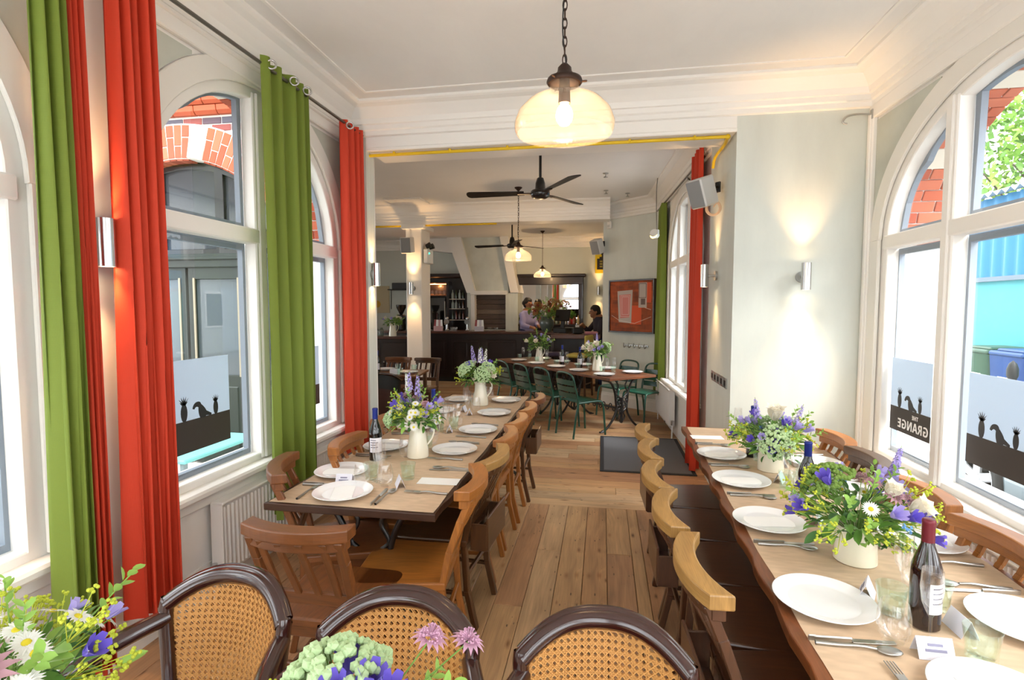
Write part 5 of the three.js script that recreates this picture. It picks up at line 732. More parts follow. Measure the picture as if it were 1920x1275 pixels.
// ---------- bar ----------
const bc = thing('bar_counter', 'long dark panelled bar counter across the far room', 'bar counter', [0, 0, -11.2]);
mesh('front', grain(span(-6.6, -1.0, 0.1, 1.07, -0.05, 0), 0), M.barWood, bc); mesh('plinth', span(-6.6, -1.0, 0, 0.1, -0.06, -0.03), M.black, bc); mesh('end_panel', span(-1.0, -0.95, 0, 1.07, -0.6, 0), M.barWood, bc); mesh('counter_top', grain(cspan(-6.65, -0.95, 1.07, 1.12, -0.65, 0.08, 0.012), 0), M.barTop, bc);
for (let i = 0; i < 7; i++) { const x = -6.4 + i * 0.78; mesh('panel', [cspan(x, x + 0.66, 0.2, 0.26, 0, 0.02, 0.006), cspan(x, x + 0.66, 0.88, 0.94, 0, 0.02, 0.006), cspan(x, x + 0.06, 0.26, 0.88, 0, 0.02, 0.006), cspan(x + 0.6, x + 0.66, 0.26, 0.88, 0, 0.02, 0.006)], M.barWood, bc); }
const be = thing('bar_end', 'lighter wooden end of the bar behind the yellow stool', 'bar counter', [-0.52, 0, -10.55]); mesh('counter_top', grain(cbox(0.96, 0.085, 0.5, 0.01, 0, 1.075, 0), 0), P(0x7d564c, 0.35, { map: texWoodSoft, clearcoat: 0.4 }), be); mesh('front', grain(span(-0.42, 0.3, 0, 1.03, -0.2, -0.15), 0), M.barWood, be); for (const s of [-0.45, 0.42]) mesh('leg', cbox(0.06, 1.03, 0.06, 0.005, s, 0.515, 0.15), M.barWood, be);
function stool(label, x, z, turn, seatMat, back) { const s = thing('bar_stool', label, 'stool', [x, 0, z], turn, 'bar stools'); mesh('seat', cbox(0.38, 0.07, 0.38, 0.025, 0, 0.76, 0), seatMat, s); if (back) mesh('backrest', mv(cbox(0.38, 0.36, 0.05, 0.02), 0, 0.96, -0.19), seatMat, s); for (const [a, b] of [[-0.16, -0.16], [0.16, -0.16], [-0.16, 0.16], [0.16, 0.16]]) mesh('leg', bar([a * 1.2, 0, b * 1.2], [a, 0.73, b], 0.034, 0.034), M.oakDark, s); mesh('footrest', [bar([-0.18, 0.25, 0.18], [0.18, 0.25, 0.18], 0.022, 0.022), bar([-0.18, 0.25, -0.18], [0.18, 0.25, -0.18], 0.022, 0.022)], M.oakDark, s); }
stool('yellow leather bar stool with a backrest at the bar end', -0.42, -9.75, -1.9, M.yellowPad, true); stool('dark backless bar stool beside the yellow one', -0.88, -9.98, 0.2, S(0x3a3050, 0.5), false);
const cn = thing('console_cabinet', 'dark side console with a jug of flowers left of the column', 'cabinet', [-4.2, 0, -9.75]); mesh('top', grain(cbox(1.3, 0.05, 0.5, 0.008, 0, 1.065, 0), 0), M.barTop, cn); mesh('body', grain(cbox(1.24, 0.94, 0.44, 0.008, 0, 0.57, 0), 0), M.barWood, cn); mesh('plinth', cbox(1.2, 0.1, 0.4, 0.005, 0, 0.05, 0), M.black, cn); for (const s of [-0.31, 0.31]) { const d = mesh('door', cbox(0.56, 0.8, 0.02, 0.006, s, 0.57, 0.228), M.barWood, cn); mesh('knob', sph(0.015, s * 0.2, 0.6, 0.25, 8, 6), M.steel, d); }
jug('cream jug on the dark console beside the column', -4.0, 1.09, -9.62, 0.3, 1.1); bouquet('pale bouquet on the dark console beside the column', -4.0, 1.31, -9.62, 51, 0.17, 0.16, [['rose', 4, 1.2, 1.5, 0.3, 1.2], ['lilacBell', 5, 1, 1.2, 0.3, 1.2], ['sprig', 6, 1.3, 1.7, 0.2, 1.4], ['umbelG', 3, 1, 1.2, 0.4, 1.2]], { leaves: 130 });
[-4.5, -4.38, -4.27].forEach((x, i) => place1('storage_jar', lathe([[0, 0], [0.045, 0], [0.048, 0.01], [0.048, 0.12], [0.03, 0.14], [0.03, 0.16], [0.032, 0.162], [0, 0.164]], 16), glass(0xcfd8cf), `glass jar on the dark console, ${ORD[i]} from the wall side`, 'jar', 'glass jars on the console', x, 1.09, -9.7));
{ const g = thing('coffee_grinder', 'black coffee grinder with a funnel hopper behind the console', 'coffee grinder', [-4.55, 1.12, -11.45]); mesh('body', cbox(0.16, 0.36, 0.22, 0.02, 0, 0.18, 0), M.blackGloss, g); mesh('hopper', lathe([[0.03, 0.36], [0.05, 0.4], [0.11, 0.52], [0.115, 0.58], [0.12, 0.585], [0, 0.59]], 20), P(0x1c1a18, 0.2, { clearcoat: 1 }), g); mesh('spout', bar([0, 0.2, 0.1], [0, 0.16, 0.17], 0.05, 0.04), M.steel, g); }
// back bar: shelves, stair soffit, hatch, mirror
const sh = thing('back_bar_cabinet', 'dark back-bar cabinet with glowing rack and glass shelves', 'cabinet', [0, 0, -12.75]);
mesh('carcass', [span(-4.55, -3.3, 0, 1.0, -0.24, 0.2), span(-4.55, -4.48, 1.0, 2.45, -0.24, 0.1), span(-3.84, -3.78, 1.0, 2.3, -0.24, 0.08), span(-3.36, -3.3, 1.0, 2.45, -0.24, 0.1), span(-4.55, -3.3, 1.0, 2.45, -0.24, -0.2)], M.barWood, sh); mesh('cornice', cspan(-4.62, -3.24, 2.38, 2.48, -0.24, 0.16, 0.02), M.barWood, sh);
for (const y of [1.32, 1.6, 1.84]) mesh('shelf', cspan(-3.78, -3.36, y, y + 0.02, -0.2, 0.06, 0.004), S(0xc8beb0, 0.4), sh); mesh('rack_shelf', cspan(-4.48, -3.84, 1.93, 1.96, -0.2, 0.08, 0.004), M.oakMid, sh); mesh('rack_shelf', cspan(-4.48, -3.84, 2.24, 2.27, -0.2, 0.08, 0.004), M.oakMid, sh); mesh('fridge_door', cbox(0.56, 0.82, 0.03, 0.006, -4.16, 1.48, 0.03), P(0x0a0b0c, 0.1, { clearcoat: 1 }), sh); mesh('fridge_handle', cbox(0.03, 0.6, 0.03, 0.008, -3.89, 1.5, 0.07), M.steel, sh); mesh('worktop', cspan(-4.5, -3.8, 1.0, 1.04, -0.2, 0.2, 0.006), M.steel, sh);
{ const R = rng(8); const bt = lathe([[0, 0], [0.032, 0], [0.034, 0.01], [0.034, 0.13], [0.012, 0.17], [0.012, 0.22], [0, 0.221]], 12), hues = [0x2d3b24, 0x4a2a16, 0x9aa7a0, 0x5c1a16, 0x22261f];
  for (const [y, n] of [[1.34, 4], [1.62, 4], [1.86, 4]]) for (let i = 0; i < n; i++) place1('spirit_bottle', bt, P(hues[Math.floor(R() * 5)], 0.1, { clearcoat: 1 }), `small spirit bottle on the ${y < 1.5 ? 'lowest' : y < 1.8 ? 'middle' : 'top'} pale back-bar shelf, ${ORD[i]} along`, 'bottle', 'bottles on the back bar', -3.7 + i * 0.09, y, -12.74);
  for (let i = 0; i < 6; i++) place1('rack_glass', TW.wine, glass(0xffffff), `stemless glass in the glowing rack, ${ORD[i]} along`, 'glass', 'glasses in the bar rack', -4.42 + i * 0.1, 1.96, -12.72);
  for (let i = 0; i < 15; i++) place1('spirit_bottle', bt, P([0x8a9a8f, 0xb9a06a, 0x3c4a2c, 0x93553a, 0xd8dcd8][Math.floor(R() * 5)], 0.12, { clearcoat: 1 }), 'spirit bottle in the row before the bar mirror', 'bottle', 'bottles before the mirror', -2.02 + i * 0.103, 1.24 + 0.0 * R(), -12.72); }
{ const rl = thing('rack_strip_light', 'warm strip light inside the bar rack', 'light', [-4.16, 2.225, -12.7]); mesh('light_strip', cbox(0.6, 0.012, 0.03, 0.003), new THREE.MeshStandardMaterial({ color: 0xffffff, emissive: 0xffa860, emissiveIntensity: 2 }), rl); const l = new THREE.PointLight(0xffa860, 0.12, 0, 2); l.position.set(0, -0.03, 0.02); l.castShadow = true; rl.add(l); }
const stair = structGroup('stair_soffit', 'beige stair underside framed by slanting white stringers', [0, 0, -12.6]);
mesh('soffit', mv(ext(poly([[-3.5, HC], [-2.4, HC], [-2.25, 2.0], [-3.15, 2.0]]), 0.35), 0, 0, -0.38), M.wall, stair);
mesh('stringer', mv(ext(poly([[-3.78, HC], [-3.42, HC], [-3.06, 2.0], [-3.28, 2.0]]), 0.45), 0, 0, -0.36), M.white, stair); mesh('stringer', mv(ext(poly([[-2.46, HC], [-2.26, HC], [-2.0, 2.0], [-2.2, 2.0]]), 0.45), 0, 0, -0.36), M.white, stair); mesh('header', mv(ext(poly([[-4.6, HC], [-3.7, HC], [-3.55, 2.98], [-4.2, 3.05]]), 0.3), 0, 0, -0.36), M.white, stair);
mesh('pier', [span(-3.28, -3.12, 0, 2.0, -0.38, 0.05), span(-2.32, -2.02, 0, 2.0, -0.38, 0.05), span(-3.12, -2.32, 0, 1.1, -0.38, -0.1)], M.wall, stair); mesh('hatch_frame', [cspan(-3.2, -2.28, 1.95, 2.05, -0.3, 0.08, 0.01), cspan(-3.18, -3.08, 1.0, 1.95, -0.3, 0.08, 0.01)], M.white, stair);
for (let i = 0; i < 7; i++) mesh('shutter_slat', grain(cspan(-3.08, -2.32, 1.12 + i * 0.12, 1.235 + i * 0.12, -0.14, -0.1, 0.006), 0), i === 3 ? P(0x8b7a6c, 0.5, { map: texWood }) : P(0x6e5a4c, 0.5, { map: texWood }), stair);
const mi = thing('bar_mirror', 'large dark-framed mirror behind the bar', 'mirror', [-1.325, 0, -12.97]); mesh('glass', span(-0.76, 0.76, 1.22, 2.24, 0, 0.01), M.mirror, mi); mesh('frame', [cspan(-0.86, -0.74, 1.0, 2.3, -0.02, 0.09, 0.01), cspan(0.74, 0.86, 1.0, 2.3, -0.02, 0.09, 0.01), cspan(-0.86, 0.86, 2.2, 2.4, -0.02, 0.1, 0.01), cspan(-0.92, 0.92, 2.38, 2.46, -0.02, 0.15, 0.02)], M.barWood, mi); mesh('ledge', cspan(-0.9, 0.9, 1.19, 1.24, -0.02, 0.36, 0.01), M.barWood, mi); mesh('cupboard', span(-0.88, 0.88, 0, 1.19, -0.02, 0.3), M.barWood, mi);
// things on the bar
const vs = thing('bar_vase', 'round grey-green pottery vase on the bar', 'vase', [-1.18, 1.12, -11.25]); mesh('body', lathe([[0, 0], [0.085, 0], [0.1, 0.02], [0.145, 0.12], [0.16, 0.2], [0.14, 0.27], [0.1, 0.3], [0.11, 0.325], [0.1, 0.325], [0.085, 0.3], [0, 0.28]], 32), P(0x4f5e5b, 0.3, { clearcoat: 0.6 }), vs);
bouquet('large autumn bouquet of hydrangea and berries in the bar vase', -1.18, 1.42, -11.25, 61, 0.34, 0.42, [['amber', 13, 1.0, 1.5, 0.2, 1.4], ['rust', 16, 0.9, 1.3, 0.3, 1.3], ['umbelG', 5, 1.1, 1.5, 0.8, 1.5], ['rose', 6, 0.9, 1.2, 0.2, 0.9], ['sprig', 12, 1.4, 1.9, 0.1, 1.2]], { leaves: 240 });
{ const t = thing('till', 'black till screen on the bar', 'till', [-0.82, 1.12, -11.0], -0.4); mesh('base', cbox(0.3, 0.1, 0.3, 0.01, 0, 0.05, 0), M.black, t); mesh('stand', bar([0, 0.08, 0], [0, 0.28, -0.02], 0.08, 0.05), M.black, t); mesh('screen', rot(cbox(0.34, 0.25, 0.03, 0.01), -0.3).translate(0, 0.36, 0), M.blackGloss, t); mesh('drawer', cbox(0.4, 0.1, 0.36, 0.01, 0.02, 0.05, -0.34), M.black, t); }
{ const t = thing('till_printer', 'dark receipt printer beside the till', 'printer', [-0.5, 1.12, -10.6], 0.2); mesh('body', cbox(0.2, 0.13, 0.24, 0.02, 0, 0.065, 0), M.black, t); mesh('paper', cbox(0.08, 0.05, 0.002, 0.0005, 0, 0.15, 0.02), M.menu, t); }
place1('napkin_pile', cbox(0.26, 0.05, 0.2, 0.015), S(0xcf8f9d, 0.8), 'folded pink cloth on the bar end', 'cloth', undefined, -0.22, 1.1425, -10.5, 0.1);
{ const t = thing('pot_plant', 'small green plant in a red pot before the mirror', 'plant', [-0.72, 1.24, -12.76]); mesh('pot', lathe([[0, 0], [0.05, 0], [0.07, 0.12], [0.065, 0.12], [0, 0.1]], 18), S(0xb5322a, 0.5), t); const R = rng(3), l = []; for (let i = 0; i < 40; i++) { const q = FL.leaf.clone(); q.scale(1.8, 1.8, 2.4); q.rotateX(-0.5 - R()); q.rotateY(R() * 6.3); q.translate(0, 0.1 + R() * 0.1, 0); l.push(q); } const m = mesh('leaves', l, FM.green, t); m.userData.kind = 'stuff'; }
for (const [x, lab] of [[-3.48, 'by the pillar'], [-3.0, 'before the hatch']]) { const t = thing('beer_tap', `black-handled beer tap ${lab}`, 'beer tap', [x, 1.12, -11.5]); mesh('font', lathe([[0, 0], [0.05, 0], [0.05, 0.02], [0.03, 0.04], [0.028, 0.24], [0.04, 0.26], [0.04, 0.3], [0, 0.32]], 18), M.chrome, t); mesh('badge', rot(cyl(0.06, 0.06, 0.02, 0, 0, 0, 20), Math.PI / 2).translate(0, 0.2, 0.04), M.steel, t); mesh('handle', lathe([[0, 0.3], [0.014, 0.3], [0.022, 0.42], [0.016, 0.52], [0, 0.53]], 12), M.black, t); }
{ const t = thing('coffee_machine', 'black coffee machine with a bright spout by the bar cabinet', 'coffee machine', [-4.05, 1.12, -11.6]); mesh('body', cbox(0.56, 0.42, 0.36, 0.03, 0, 0.23, 0), P(0x0d0d0e, 0.15, { clearcoat: 1 }), t); mesh('spout', [cyl(0.05, 0.06, 0.04, -0.06, 0.2, 0.22, 16), bar([-0.06, 0.22, 0.22], [0.06, 0.22, 0.3], 0.03, 0.03)], M.chrome, t); mesh('drip_tray', cbox(0.5, 0.03, 0.2, 0.005, 0, 0.015, 0.2), M.steel, t); }
for (const [x, lab, c] of [[-3.62, 'red and white leaflet stand', 0xc9a0a0], [-2.68, 'pale leaflet stand', 0xc8c4cc]]) { const t = thing('leaflet_stand', `${lab} on the bar counter`, 'leaflet stand', [x, 1.12, -11.3], 0.1); mesh('pocket', cbox(0.2, 0.11, 0.08, 0.006, 0, 0.055, 0), S(c, 0.6), t); for (let i = 0; i < 4; i++) mesh('leaflet', rot(cbox(0.055, 0.2, 0.004, 0.001, 0, 0, 0), -0.15, 0, (i - 1.5) * 0.06).translate(-0.07 + i * 0.047, 0.15, 0), i % 2 ? M.menu : S(i ? c : 0x9a4a4e, 0.7), t); }
[-3.3, -3.22, -2.9, -2.45, -2.3].forEach((x, i) => place1('bar_glass', TW.tumbler, M.glass, `clear glass on the bar counter, ${ORD[i]} from the coffee machine`, 'glass', 'glasses on the bar', x, 1.12, -11.3));
{ const t = thing('wall_shelf', 'small metal shelf with a box left of the column', 'shelf', [-5.15, 2.1, -12.9]); mesh('board', cbox(0.6, 0.025, 0.2, 0.004), M.black, t); mesh('box', cbox(0.42, 0.16, 0.16, 0.01, 0.02, 0.093, 0), S(0x3a3b3d, 0.6), t); for (const s of [-0.28, 0.28]) mesh('bracket', bar([s, -0.01, -0.09], [s, -0.5, -0.09], 0.015, 0.015), M.black, t); }
{ const t = thing('notice_board', 'pale notice with a yellow badge on the far wall', 'notice', [-5.75, 1.85, -12.985]); mesh('sheet', cbox(0.55, 0.7, 0.02, 0.004), S(0xcdbf9c, 0.8), t); mesh('badge', rot(cyl(0.09, 0.09, 0.015, 0, 0, 0, 20), Math.PI / 2).translate(-0.06, -0.12, 0.015), S(0xcc9a25, 0.6), t); }
// ---------- painting, poster, hooks ----------
const onPW = (u, y, d) => { const p = V(u, y, d).applyAxisAngle(V(0, 1, 0), pwTurn); return [PW0[0] + p.x, y, PW0[2] + p.z]; };
{
  const cv = document.createElement('canvas'); cv.width = 512; cv.height = 512; const c = cv.getContext('2d'), R = rng(12);
  c.fillStyle = '#9c4a22'; c.fillRect(0, 0, 512, 512);
  for (let i = 0; i < 260; i++) { c.fillStyle = ['rgba(190,80,30,.25)', 'rgba(90,40,20,.2)', 'rgba(215,100,40,.2)', 'rgba(130,60,30,.25)', 'rgba(60,35,25,.15)'][Math.floor(R() * 5)]; c.fillRect(R() * 512 - 40, R() * 512 - 20, 30 + R() * 110, 12 + R() * 60); }
  c.fillStyle = '#d4532a'; c.fillRect(250, 250, 130, 190); c.fillRect(380, 20, 110, 200);
  c.fillStyle = '#b9aea6'; c.beginPath(); c.moveTo(90, 100); c.lineTo(275, 90); c.lineTo(262, 430); c.lineTo(110, 420); c.fill(); c.fillStyle = '#cf7f78'; c.beginPath(); c.moveTo(112, 140); c.lineTo(255, 132); c.lineTo(238, 370); c.lineTo(128, 380); c.fill();
  c.strokeStyle = 'rgba(225,205,195,.8)'; c.lineWidth = 4; c.strokeRect(150, 160, 78, 180); c.strokeRect(132, 148, 112, 214);
  c.fillStyle = '#b7aca4'; c.fillRect(345, 20, 95, 250); c.fillStyle = '#6b5a55'; c.fillRect(372, 180, 50, 60); c.strokeStyle = '#57423c'; c.lineWidth = 5; c.strokeRect(350, 30, 80, 140); c.strokeStyle = 'rgba(230,220,210,.75)'; c.beginPath(); c.moveTo(20, 350); c.lineTo(110, 400); c.lineTo(300, 430); c.lineTo(490, 360); c.stroke(); c.beginPath(); c.moveTo(420, 270); c.lineTo(490, 290); c.stroke();
  const tx = new THREE.CanvasTexture(cv); tx.colorSpace = THREE.SRGBColorSpace;
  const p = thing('abstract_painting', 'orange abstract canvas with pink block in a dark frame', 'painting', onPW(-0.49, 1.665, 0.05), pwTurn); mesh('canvas', new THREE.PlaneGeometry(0.84, 0.81).translate(0, 0, 0.021), S(0xffffff, 0.7, { map: tx }), p); mesh('stretcher', cbox(0.85, 0.82, 0.03, 0.004, 0, 0, 0.002), S(0x3a2a22, 0.7), p);
  mesh('frame', [cspan(-0.445, -0.42, -0.43, 0.43, -0.045, 0.04, 0.004), cspan(0.42, 0.445, -0.43, 0.43, -0.045, 0.04, 0.004), cspan(-0.42, 0.42, 0.405, 0.43, -0.045, 0.04, 0.004), cspan(-0.42, 0.42, -0.43, -0.405, -0.045, 0.04, 0.004)], M.barWood, p);
}
{ const h = thing('coat_hooks', 'row of steel coat hooks under the painting', 'coat hooks', onPW(-0.43, 1.03, 0.0), pwTurn); mesh('rail', cbox(0.48, 0.03, 0.012, 0.003, 0, 0, 0.007), M.steel, h); for (let i = 0; i < 5; i++) mesh('hook', tube([[-0.2 + i * 0.1, 0.0, 0.012], [-0.2 + i * 0.1, -0.03, 0.03], [-0.2 + i * 0.1, -0.03, 0.06], [-0.19 + i * 0.1, 0.04, 0.075]], 0.007, 10, 6), M.steel, h); }
{ const cv = document.createElement('canvas'); cv.width = 128; cv.height = 256; const c = cv.getContext('2d'); c.fillStyle = '#d8c01c'; c.fillRect(0, 0, 128, 256); c.fillStyle = '#1c1a18'; c.fillRect(14, 110, 100, 110); c.fillRect(52, 60, 14, 50); c.beginPath(); c.arc(59, 60, 14, 0, 7); c.fill(); c.fillRect(34, 92, 50, 20); c.fillStyle = '#8d8440'; for (let i = 0; i < 3; i++) { c.fillRect(36, 130 + i * 26, 22, 16); c.fillRect(66, 130 + i * 26, 24, 16); } const tx = new THREE.CanvasTexture(cv); tx.colorSpace = THREE.SRGBColorSpace; const p = thing('yellow_poster', 'yellow and black poster high on the wall beside the bar', 'poster', [0.0, 2.78, -12.985]); mesh('board', cbox(0.38, 0.62, 0.014, 0.003), M.yellow, p); mesh('print', new THREE.PlaneGeometry(0.37, 0.61).translate(0, 0, 0.0085), S(0xffffff, 0.6, { map: tx }), p); }
// ---------- people behind the bar ----------
function blob(bones, lo, hi, res, k = 0.03) {
  const size = Math.max(hi[0] - lo[0], hi[1] - lo[1], hi[2] - lo[2]), mc = new MarchingCubes(res, S(0xffffff), false, false, 60000); mc.isolation = 0;
  const c = [(lo[0] + hi[0]) / 2, (lo[1] + hi[1]) / 2, (lo[2] + hi[2]) / 2], hs = mc.halfsize;
  for (let z = 0; z < res; z++) for (let y = 0; y < res; y++) for (let x = 0; x < res; x++) {
    const p = [c[0] + (x - hs) / hs * size / 2, c[1] + (y - hs) / hs * size / 2, c[2] + (z - hs) / hs * size / 2]; let d = 9;
    for (const [a, b, ra, rb, sc] of bones) { const ab = [b[0] - a[0], b[1] - a[1], b[2] - a[2]], ap = [p[0] - a[0], p[1] - a[1], p[2] - a[2]], L = ab[0] ** 2 + ab[1] ** 2 + ab[2] ** 2, t = L ? Math.max(0, Math.min(1, (ap[0] * ab[0] + ap[1] * ab[1] + ap[2] * ab[2]) / L)) : 0, dd = Math.hypot((ap[0] - ab[0] * t) / (sc || 1), ap[1] - ab[1] * t, ap[2] - ab[2] * t) - (ra + (rb - ra) * t), h = Math.max(k - Math.abs(d - dd), 0) / k; d = Math.min(d, dd) - h * h * k * 0.25; }
    mc.field[x + y * res + z * res * res] = -d;
  }
  mc.update(); const n = mc.count ?? mc.geometry.drawRange.count, g = new THREE.BufferGeometry(); g.setAttribute('position', new THREE.Float32BufferAttribute(Array.from(mc.positionArray.slice(0, n * 3)), 3)); g.setAttribute('normal', new THREE.Float32BufferAttribute(Array.from(mc.normalArray.slice(0, n * 3)), 3)); g.scale(size / 2, size / 2, size / 2); g.translate(...c); return clean(g);
}
function person(label, x, y, z, turn, shirt, hair, skin, o) {
  const p = thing('person', label, 'person', [x, y, z], turn), H = o.head, arms = o.arms; // faces local +z
  const finger = (hd, k) => [[hd[0] + (k - 1.5) * 0.018, hd[1], hd[2]], [hd[0] + (k - 1.5) * 0.02, hd[1] - 0.03, hd[2] + 0.06], 0.009, 0.008];
  const body = [[[0, 0.98, 0], [0, 1.2, 0.01], 0.12, 0.13, 1.25], [[0, 1.2, 0.01], [H[0] * 0.5, 1.42, H[2] * 0.4], 0.13, 0.1, 1.4], [[H[0] * 0.5, 1.42, H[2] * 0.4], [H[0], H[1] - 0.1, H[2] - 0.02], 0.055, 0.05], [H, [H[0], H[1] + 0.03, H[2] - 0.015], 0.088, 0.098, 0.9], [[H[0], H[1] - 0.07, H[2] + 0.03], [H[0], H[1] - 0.08, H[2] + 0.045], 0.045, 0.035], [[H[0], H[1] - 0.01, H[2] + 0.09], [H[0], H[1] - 0.025, H[2] + 0.105], 0.012, 0.014], [[-0.085, 0.95, 0], [-0.09, 0.5, 0.01], 0.09, 0.06], [[0.085, 0.95, 0], [0.09, 0.5, 0.01], 0.09, 0.06], [[-0.09, 0.5, 0.01], [-0.09, 0.06, 0], 0.06, 0.04], [[0.09, 0.5, 0.01], [0.09, 0.06, 0], 0.06, 0.04], [[-0.09, 0.04, 0], [-0.09, 0.035, 0.13], 0.04, 0.03], [[0.09, 0.04, 0], [0.09, 0.035, 0.13], 0.04, 0.03]];
  for (const [sh_, el, hd] of arms) { body.push([sh_, el, 0.052, 0.04], [el, hd, 0.04, 0.028], [hd, [hd[0], hd[1] - 0.02, hd[2] + 0.03], 0.03, 0.03]); for (let k = 0; k < 4; k++) body.push(finger(hd, k)); body.push([[hd[0] + 0.03, hd[1], hd[2]], [hd[0] + 0.05, hd[1] - 0.01, hd[2] + 0.04], 0.01, 0.008]); }
  mesh('body', blob(body, [-0.6, 0, -0.4], [0.6, 1.75, 0.7], 96, 0.02), S(skin, 0.6), p);
  const cl = [[[0, 0.95, 0], [0, 1.2, 0.01], 0.135, 0.143, 1.25], [[0, 1.2, 0.01], [H[0] * 0.5, 1.4, H[2] * 0.4], 0.143, 0.108, 1.42]]; for (const [sh_, el, hd] of arms) { cl.push([sh_, el, 0.062, 0.05], [el, [(el[0] + hd[0]) / 2, (el[1] + hd[1]) / 2, (el[2] + hd[2]) / 2], 0.05, 0.043]); }
  mesh('shirt', blob(cl, [-0.6, 0.8, -0.4], [0.6, 1.6, 0.7], 64, 0.03), shirt, p);
  mesh('trousers', blob([[[-0.085, 0.98, 0], [-0.09, 0.5, 0.01], 0.105, 0.078], [[0.085, 0.98, 0], [0.09, 0.5, 0.01], 0.105, 0.078], [[-0.09, 0.5, 0.01], [-0.09, 0.08, 0], 0.078, 0.06], [[0.09, 0.5, 0.01], [0.09, 0.08, 0], 0.078, 0.06]], [-0.4, 0, -0.4], [0.4, 1.15, 0.4], 48, 0.03), S(0x22345e, 0.8), p);
  mesh('hair', blob([[[H[0], H[1] + 0.05, H[2] - 0.03], [H[0], H[1] - 0.01, H[2] - 0.06], 0.1, 0.085], [[H[0], H[1] + 0.075, H[2] + 0.01], [H[0], H[1] + 0.07, H[2] + 0.03], 0.07, 0.05], ...(o.curly ? [0, 1, 2, 3, 4, 5, 6].map((i) => [[H[0] + 0.09 * Math.cos(i * 1.5 + 0.4), H[1] + 0.06 + 0.05 * Math.sin(i * 1.7), H[2] - 0.04], [H[0] + 0.1 * Math.cos(i * 1.5 + 0.4), H[1] + 0.05 + 0.05 * Math.sin(i * 1.7), H[2] - 0.05], 0.045, 0.04]) : [])], [H[0] - 0.25, H[1] - 0.22, H[2] - 0.25], [H[0] + 0.25, H[1] + 0.28, H[2] + 0.25], 40, 0.015), S(hair, 0.7), p);
  mesh('eyes', [-1, 1].map((s) => sph(0.011, H[0] + s * 0.033, H[1] + 0.012, H[2] + 0.083, 8, 6)), S(0x1a1512, 0.3), p); mesh('mouth', bar([H[0] - 0.022, H[1] - 0.062, H[2] + 0.082], [H[0] + 0.022, H[1] - 0.062, H[2] + 0.082], 0.008, 0.008, 0.003), S(0x8e4a42, 0.6), p);
  for (const s of [-1, 1]) mesh('ear', (() => { const e = sph(0.026, 0, 0, 0, 8, 6); e.scale(0.4, 1, 0.7); return mv(e, H[0] + s * 0.09, H[1], H[2] - 0.01); })(), S(skin, 0.6), p);
}
person('person in a lavender shirt with dark curly hair behind the bar', -1.72, 0.12, -11.98, 0.9, S(0xa9a3cf, 0.8), 0x17120f, 0xa8714f, { head: [0, 1.6, 0.06], curly: true, arms: [[[-0.17, 1.36, 0.02], [-0.22, 1.12, 0.12], [-0.08, 1.06, 0.33]], [[0.17, 1.36, 0.02], [0.22, 1.12, 0.12], [0.06, 1.1, 0.34]]] });
place1('duckboard', cbox(1.2, 0.12, 0.5, 0.01), M.oakDark, 'raised wooden duckboard behind the bar', 'duckboard', undefined, -1.72, 0.06, -11.98);
person('person in a dark patterned top leaning at the bar past the painting wall', -0.02, 0, -10.9, -1.2, S(0x2b2733, 0.8), 0x1a1614, 0x9a6a4c, { head: [0, 1.55, 0.16], arms: [[[-0.17, 1.34, 0.06], [-0.25, 1.15, 0.2], [-0.14, 1.3, 0.36]], [[0.17, 1.34, 0.06], [0.22, 1.1, 0.14], [0.14, 1.1, 0.36]]] });
// ---------- radiators, pipes, sockets ----------
function radiator(label, x, z, turn, L, y0, h) {
  const r = thing('radiator', label, 'radiator', [x, 0, z], turn, 'white panel radiators'), n = Math.round(L / 0.035);
  mesh('panel', [grid(n * 6, 1, (u, v) => { const t = (u * n) % 1; return [(u - 0.5) * (L - 0.04), y0 + 0.02 + (h - 0.04) * v, 0.03 + 0.009 * Math.max(0, Math.sin(t * Math.PI * 2))]; }), cspan(-L / 2, L / 2, y0, y0 + h, -0.03, 0.028, 0.008)], M.radiator, r);
  mesh('top_grille', [cspan(-L / 2 - 0.004, L / 2 + 0.004, y0 + h - 0.005, y0 + h + 0.012, -0.04, 0.045, 0.005)], M.radiator, r);
  for (const s of [-1, 1]) { mesh('side_cover', cspan(s * L / 2 - 0.006, s * L / 2 + 0.006, y0 + 0.01, y0 + h, -0.035, 0.042, 0.004), M.radiator, r); const p = mesh('pipe', tube([[s * (L / 2 + 0.03), 0, 0], [s * (L / 2 + 0.03), y0 + 0.03, 0], [s * (L / 2), y0 + 0.05, 0]], 0.009, 10, 8), M.radiator, r); mesh('valve', cyl(0.018, 0.018, 0.06, s * (L / 2 + 0.03), y0 + 0.06, 0, 12), M.chrome, p); mesh('bracket', cspan(s * (L / 2 - 0.15) - 0.02, s * (L / 2 - 0.15) + 0.02, y0 + 0.1, y0 + h - 0.1, -0.06, -0.03, 0.003), M.radiator, r); }
}
radiator('white ribbed radiator below the arched window behind the slatted chairs', XL + 0.065, -3.22, Math.PI / 2, 1.3, 0.12, 0.42);
radiator('white ribbed radiator below the street window', XR - 0.065, -2.35, -Math.PI / 2, 1.5, 0.1, 0.38);
{ const p = inFR(-2.05, 0.075); radiator('white radiator under the far window beside the green chair', p[0], p[2], frTurn, 1.1, 0.14, 0.46); }
const pipeY = thing('yellow_pipe', 'thin yellow pipe running under the white beam', 'pipe', [0, 0, 0]);
mesh('run', tube([[-2.03, 2.975, -4.42], [-0.5, 2.978, -4.42], [0.95, 2.98, -4.42]], 0.013, 4, 10), M.yellow, pipeY); mesh('return', tube([[0.95, 2.98, -4.42], [0.97, 2.98, -4.6], [0.965, 2.96, -5.0], [0.965, 2.9, -5.05]], 0.013, 12, 10), M.yellow, pipeY); mesh('elbow', sph(0.02, 0.95, 2.98, -4.42), M.yellow, pipeY);
